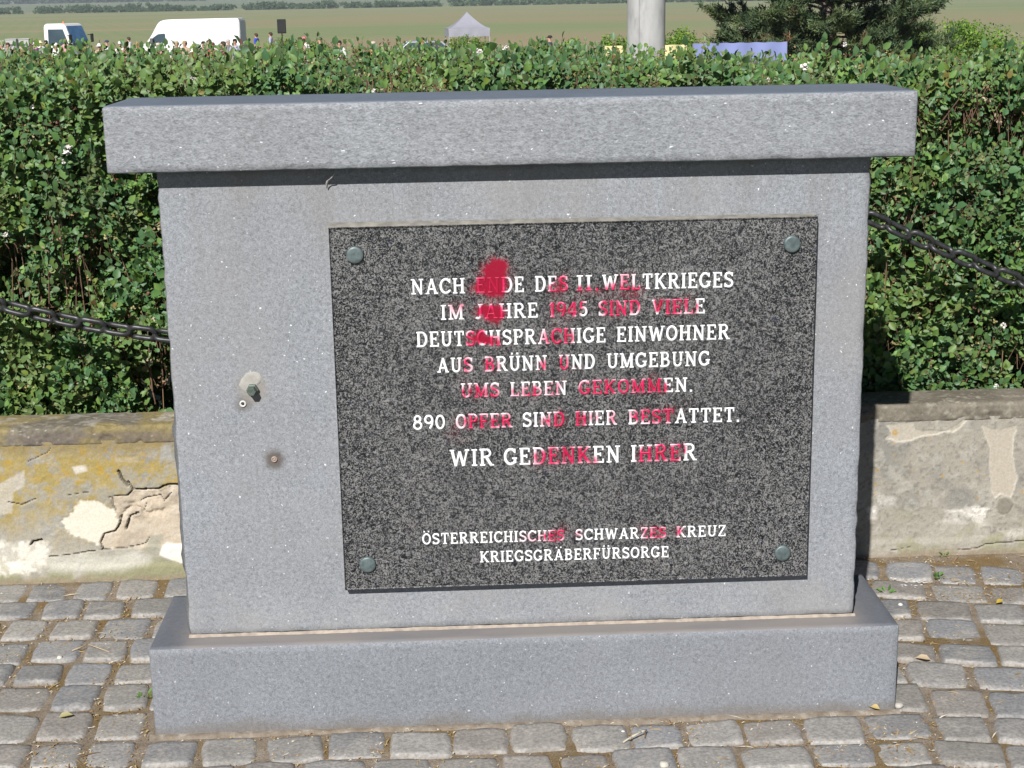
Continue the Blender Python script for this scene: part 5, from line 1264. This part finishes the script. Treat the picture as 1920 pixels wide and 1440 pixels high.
J = {'pel': (0, 0, .95), 'wai': (0, 0, 1.1), 'che': (0, 0, 1.32), 'nb': (0, .01, 1.47), 'nk': (0, -.005, 1.53), 'jaw': (0, -.03, 1.60), 'hd': (0, -.012, 1.665), 'cr': (0, 0, 1.715), 'nose': (0, -.105, 1.645)}
for s, n in ((-1, 'l'), (1, 'r')):
    J['sh'+n] = (s*.17, 0, 1.43); J['el'+n] = (s*.235, .03, 1.15); J['wr'+n] = (s*.215, -.09, .92); J['ha'+n] = (s*.2, -.13, .85)
    J['hp'+n] = (s*.09, 0, .9); J['kn'+n] = (s*.10, -.01, .5); J['an'+n] = (s*.10, .02, .09); J['to'+n] = (s*.11, -.13, .04)
RAD = {'pel': (.15, .11), 'wai': (.14, .10), 'che': (.16, .11), 'nb': .075, 'nk': .056, 'jaw': (.062, .07), 'hd': (.078, .092), 'cr': (.056, .066), 'nose': .016, 'sh': .062, 'el': .042, 'wr': .031, 'ha': .036, 'hp': .088, 'kn': .06, 'an': .042, 'to': .038}
def build(names, edges, grow, name, mat, zshift=0):
    pts = [Vector(J[n]) for n in names]; ed = [(names.index(a), names.index(b)) for a, b in edges]; rad = []
    for n in names:
        r = RAD.get(n, RAD.get(n[:2])); rad.append(tuple(v+grow for v in r) if isinstance(r, tuple) else r+grow)
    return skin_mesh(name, pts, ed, rad, mat)
SKIN = simple('skin', (.48, .27, .19), .6, var=.08, scale=12)
limbs = []
for n in ('l', 'r'): limbs += [('nb', 'sh'+n), ('sh'+n, 'el'+n), ('el'+n, 'wr'+n), ('wr'+n, 'ha'+n), ('pel', 'hp'+n), ('hp'+n, 'kn'+n), ('kn'+n, 'an'+n), ('an'+n, 'to'+n)]
core = [('pel', 'wai'), ('wai', 'che'), ('che', 'nb'), ('nb', 'nk'), ('nk', 'jaw'), ('jaw', 'hd'), ('hd', 'cr'), ('hd', 'nose')]
body_me = build(['pel', 'wai', 'che', 'nb', 'nk', 'jaw', 'hd', 'cr', 'nose']+[a+n for n in 'lr' for a in ('sh', 'el', 'wr', 'ha', 'hp', 'kn', 'an', 'to')], core+limbs, 0, 'person', SKIN)
shirt_me = build(['pel', 'wai', 'che', 'nb', 'shl', 'shr', 'ell', 'elr'], [('pel', 'wai'), ('wai', 'che'), ('che', 'nb'), ('nb', 'shl'), ('nb', 'shr'), ('shl', 'ell'), ('shr', 'elr')], .016, 'shirt', WHITE)
trou_me = build(['pel', 'hpl', 'hpr', 'knl', 'knr', 'anl', 'anr'], [('pel', 'hpl'), ('pel', 'hpr'), ('hpl', 'knl'), ('hpr', 'knr'), ('knl', 'anl'), ('knr', 'anr')], .013, 'trousers', GREYM)
def cap_mesh(name, brim):
    bm = bmesh.new(); mt = Matrix.Translation((0, .0, 1.685)) @ Matrix.Diagonal((.92, 1.08, 1.0, 1))
    bm_lathe(bm, [(.096, -.005), (.099, .02), (.09, .06), (.06, .088), (0, .098)], mt, 16)
    if not brim:   # hair reaches down the back of the head
        bm_lathe(bm, [(.05, -.10), (.085, -.06), (.095, .0), (.08, .05), (0, .07)], Matrix.Translation((0, .028, 1.68)), 14)
    if brim == 1: bm_box(bm, -.07, .07, -.19, -.08, 1.68, 1.692, .004)
    if brim == 2: bm_lathe(bm, [(.09, .0), (.17, -.018), (.165, -.012), (.09, .012)], mt, 18)
    me = bpy.data.meshes.new(name); bmesh.ops.recalc_face_normals(bm, faces=bm.faces)
    for f in bm.faces: f.smooth = True
    bm.to_mesh(me); bm.free(); return me
hair_me, cap_me, hat_me = cap_mesh('hair', 0), cap_mesh('cap', 1), cap_mesh('hat', 2)
for m_ in (hair_me, cap_me, hat_me): m_.materials.append(GREYM)
_mc = {}
def cmat(c):
    if c not in _mc: _mc[c] = simple('cloth_%d' % len(_mc) if False else 'clothing', c, .85, var=.08)
    return _mc[c]
HB, HD, HG, HL = (.06, .035, .02), (.015, .012, .011), (.45, .44, .42), (.26, .17, .08)
BLK, WHT, NVY, RED, PNK, BLU, GRY, TAN, PUR, OLV, STR = (.018, .018, .02), (.75, .75, .74), (.03, .04, .09), (.45, .04, .05), (.62, .32, .33), (.03, .06, .42), (.2, .2, .21), (.4, .3, .2), (.13, .03, .16), (.1, .11, .06), (.35, .38, .5)
# head-top pixel, head covering (type, colour), shirt colour, facing (deg), label
PEOPLE = [
 (3, 80, 'hair', HD, WHT, 160, 'person in a white top at the left edge of the crowd'),
 (14, 79.5, 'hair', HB, GRY, 190, 'dark haired person in grey in front of the pale boxes'),
 (31, 72, 'hair', HB, PNK, 150, 'brown haired person in pink standing before the tall pale boxes'),
 (41, 80, 'hair', HL, TAN, 200, 'person in tan in front of the box nearest the lorry'),
 (66, 78, 'hat', (.7, .6, .65), PUR, 170, 'person in a pale hat and purple top left of the lorry cab'),
 (75, 76, 'hat', (.75, .68, .42), WHT, 210, 'person in a cream straw hat left of the lorry cab'),
 (86, 75, 'hair', HD, BLK, 175, 'person in black beside the rear of the lorry cab'),
 (104, 80, 'hair', (.75, .75, .73), WHT, 180, 'white haired person below the lorry side window'),
 (122, 73, 'hair', HL, PNK, 160, 'person in pink in front of the lorry door'),
 (186, 81, 'hat', WHT, TAN, 180, 'person in a white hat between the lorry and the van'),
 (200, 75, 'cap', NVY, WHT, 100, 'person in a dark blue cap and white top right of the lorry'),
 (225, 77, 'cap', WHT, WHT, 200, 'person in a white cap halfway between lorry and van'),
 (234, 81, 'hat', (.7, .45, .42), PNK, 180, 'person in a pink hat just left of the van'),
 (241, 69, 'hair', HB, WHT, 60, 'tall person in white standing at the front of the van'),
 (259, 79, 'hair', HL, TAN, 150, 'fair haired person in tan at the nose of the van'),
 (297, 80, 'hair', (.6, .5, .4), PNK, 190, 'person in pink below the van side window'),
 (331, 77, 'hair', (.38, .28, .15), OLV, 180, 'fair haired person in olive before the middle of the van'),
 (346, 76, 'hair', (.32, .22, .11), TAN, 170, 'light brown haired person in tan before the middle of the van'),
 (364, 81, 'hair', HL, WHT, 200, 'short person in white before the middle of the van'),
 (381, 77, 'hair', HD, BLK, 170, 'dark haired person in black, left one of the pair before the van'),
 (390, 75, 'hair', HB, GRY, 190, 'brown haired person in grey, right one of the pair before the van'),
 (398, 79, 'hair', (.16, .04, .04), RED, 180, 'person in dark red before the right half of the van'),
 (418, 77, 'hair', HB, PNK, 120, 'brown haired person in pink before the right half of the van'),
 (427, 73, 'hair', HG, GRY, 230, 'grey haired person in grey before the right end of the van'),
 (440, 72.5, 'hair', HD, STR, 180, 'dark haired person in pale blue at the rear of the van'),
 (480, 62, 'hair', HB, BLU, 70, 'person in a bright blue shirt right of the van'),
 (507, 60, 'hair', HB, STR, 80, 'person in a blue and white top left of the loudspeaker'),
 (562, 69.5, 'hair', HB, TAN, 160, 'brown haired person right of the loudspeaker'),
 (570, 68.5, 'cap', (.6, .16, .18), WHT, 190, 'person in a red cap and white top right of the loudspeaker'),
 (600, 70, 'cap', BLK, BLK, 100, 'person all in black right of the red cap'),
 (636, 75.5, 'hair', HD, WHT, 180, 'dark haired person in white between loudspeaker and silver car'),
 (700, 77, 'hair', (.5, .42, .36), (.5, .3, .14), 150, 'person in an orange brown top left of the silver car'),
 (792, 70, 'hair', HD, NVY, 200, 'dark haired person standing in front of the silver car'),
 (1031, 66, 'cap', BLK, (.04, .07, .075), 75, 'man in a black cap and dark shirt standing alone at right of the tent'),
]
HT = 1.783
def place_people():
    rr = random.Random(4)
    for i, (px, py, cover, cc, shirt, face, label) in enumerate(PEOPLE):
        best = None
        for k in range(400):
            Y = 38+k*.12; v = onY(px, py, Y); h = v.z-gz(Y)
            sc = h/HT
            e = abs(sc-(.95+.05*((i*37) % 10)/10)) 
            if best is None or e < best[0]: best = (e, Y, v.x, sc)
        _, Y, x, sc = best; sc = min(1.08, max(.8, sc))
        o = bpy.data.objects.new('person', body_me); COL.objects.link(o); o.location = (x, Y, gz(Y)); o.scale = (sc,)*3; o.rotation_euler = (0, 0, math.radians(face+180)); tag(o, label, 'person', 'people gathered beyond the hedge')
        for me, nm, c in ((shirt_me, 'shirt', shirt), (trou_me, 'trousers', rr.choice([NVY, BLK, GRY, TAN])), ({'hair': hair_me, 'cap': cap_me, 'hat': hat_me}[cover], cover, cc)):
            p = bpy.data.objects.new(nm, me); COL.objects.link(p); p.parent = o; p.material_slots[0].link = 'OBJECT'; p.material_slots[0].material = cmat(c)
place_people()

# ------------------------------------------------------------------ small things near the memorial
wm = NT('dry_grey_wisp'); wm.color((.30, .29, .28)); wm.set(Roughness=.9)
bm = bmesh.new(); rows = []
P = [onY(x, y, -.022+.012*k) for (x, y), k in (((626, 326), 0), ((622, 333), .1), ((616, 338), .6), ((613, 344), .9), ((613, 350), 1.2), ((613.5, 353.5), 1.5))]
wd = [.0018, .0028, .0042, .003, .0016, .0006]
for p, k in zip(P, wd): rows.append([bm.verts.new(p+Vector((-k, 0, -.001))), bm.verts.new(p+Vector((0, -.0015, 0))), bm.verts.new(p+Vector((k, 0, .001))), bm.verts.new(p+Vector((0, .0012, 0)))])
for a, b in zip(rows, rows[1:]):
    for k in range(4): bm.faces.new((a[k], a[(k+1) % 4], b[(k+1) % 4], b[k]))
tag(mesh_bm('dry_wisp', bm, wm.m, None, True), 'thin grey dried wisp hanging under the cap stone', 'wisp')
def weed(px, py, n, size, label, seed):
    rr = np.random.default_rng(seed); c = onZ(px, py, 0); t = thing('weed', label, 'weed', (c.x, c.y, -.004), 0, 'weeds between the cobbles')
    a = rr.uniform(0, 6.28, n); d = np.stack([np.cos(a), np.sin(a), rr.uniform(.25, 1.0, n)], 1); pos = unit(d)*rr.uniform(.1, .55, n)[:, None]*size; pos[:, 2] += .002
    V, Q, T, C = leaves(pos, d, np.tile([[0, -.3, 1.]], (n, 1))+rr.normal(0, .3, (n, 3)), rr.uniform(.5, 1, n)*size, rr.uniform(.2, .32, n)*size, np.array([[.09, .19, .04]])*rr.uniform(.7, 1.3, (n, 1)))
    mesh_np('leaf_tuft', V, [Q, T], BL, t, colors=C)
    V, F = tubes(np.zeros((n, 3)), pos, np.full(n, .0009)); mesh_np('stem', V, F, simple('weed_stem', (.14, .2, .06), .8), t)
weed(1662, 1112, 9, .024, 'small green weed in the joint right of the base block, nearest to it', 1)
weed(1758, 1083, 10, .024, 'small green weed in the cobbles beside the white speckled stone', 2)
weed(1772, 1041, 6, .016, 'tiny green weed at the foot of the right wall', 3)
weed(270, 1308, 7, .022, 'small pale green weed at the left side of the base block', 4)
def litter_leaf(px, py, L, a, col, label, name='fallen_leaf', cat='leaf'):
    c = onZ(px, py, .008); V, Q, T, C = leaves(np.array([[0, 0, 0.]]), np.array([[math.cos(a), math.sin(a), .15]]), np.array([[0, -.4, 1.]]), np.array([L]), np.array([L*.5]), np.array([col]), .3)
    o = mesh_np(name, V, [Q, T], BL, colors=C); o.location = c; tag(o, label, cat, 'fallen leaves on the cobbles')
litter_leaf(1868, 1131, .026, .5, (.5, .36, .05), 'yellow fallen leaf between cobbles at the right edge')
litter_leaf(1650, 1330, .03, 2.6, (.5, .38, .16), 'pale dry leaf at the right front corner of the base block')
litter_leaf(1745, 1237, .034, 2.9, (.46, .36, .24), 'long tan dry leaf beside the right side of the base block')
litter_leaf(110, 1345, .03, .2, (.36, .33, .16), 'dull olive fallen leaf on the cobbles at the lower left')
def twig(pts, r, col, label):
    P = [onZ(x, y, z) for x, y, z in pts]; bm = bmesh.new()
    for a, b in zip(P, P[1:]): bm_cyl(bm, a, b, r, r*.85, 7)
    tag(mesh_bm('twig', bm, simple('twig_bark', col, .85), None, True), label, 'twig', 'twigs on the cobbles')
twig([(1168, 1392, .003), (1185, 1381, .012), (1203, 1372, .016), (1212, 1369, .012)], .0022, (.42, .38, .3), 'short pale twig lying on the front cobbles')
twig([(1210, 1372, .010), (1209, 1383, .004)], .0016, (.16, .1, .06), 'dark stub of a twig beside the pale twig')
twig([(135, 1220, .006), (165, 1208, .010), (205, 1222, .005)], .0014, (.42, .33, .22), 'thin curved dry twig on the left cobbles')
def pebble(px, py, r, col, label, seed):
    rr = random.Random(seed); c = onZ(px, py, r*.4); bm = bmesh.new(); bmesh.ops.create_icosphere(bm, subdivisions=2, radius=r)
    for v in bm.verts: v.co *= 1+rr.uniform(-.14, .14); v.co.z *= .7
    o = mesh_bm('pebble', bm, simple('pebble_stone', col, .8), None, True); o.location = c; tag(o, label, 'pebble', 'pebbles on the cobbles')
pebble(1688, 1134, .006, (.7, .68, .62), 'small white pebble in the joint right of the base block', 1)
pebble(112, 1233, .0065, (.6, .58, .5), 'small white pebble on the left cobbles', 2)
pebble(1168, 1372, .004, (.7, .68, .64), 'tiny white pebble on the front cobbles by the twig', 3)
pebble(1685, 1323, .010, (.42, .40, .36), 'grey pebble at the front right corner of the base block', 4)
pebble(1245, 1434, .010, (.5, .47, .4), 'tan pebble at the front edge of the picture', 5)
# white flecks on one cobble right of the memorial
rr = np.random.default_rng(77); V = []; F = []
for k in range(26):
    c = onZ(1715+rr.normal(0, 20), 1092+rr.normal(0, 7), .006); L = rr.uniform(.002, .007); W = rr.uniform(.0008, .0018); o_ = len(V)
    V += [(c.x-L, c.y, c.z), (c.x, c.y-W, c.z), (c.x+L, c.y+W*.5, c.z), (c.x, c.y+W, c.z), (c.x, c.y, c.z+.0012)]
    F += [(o_, o_+1, o_+4), (o_+1, o_+2, o_+4), (o_+2, o_+3, o_+4), (o_+3, o_, o_+4)]
tag(mesh_np('paint_flecks', np.array(V), np.array(F), MAT['letter'] if False else simple('white_fleck', (.75, .75, .73), .7)), 'white paint flecks spattered on one cobble right of the memorial', 'paint flecks', kind='stuff')

# ------------------------------------------------------------------ air
hz = NT('thin_air'); hz.t.nodes.remove(hz.b)
pv = hz.n('ShaderNodeVolumePrincipled'); pv.inputs['Color'].default_value = (.80, .88, 1.0, 1); pv.inputs['Density'].default_value = .00022; pv.inputs['Anisotropy'].default_value = .0
hz.l(pv.outputs[0], hz.out.inputs['Volume'])
bm = bmesh.new(); bm_box(bm, -6400, 6400, -60, 6100, -6, 60)
hzo = mesh_bm('haze', bm, hz.m); hzo['kind'] = 'stuff'
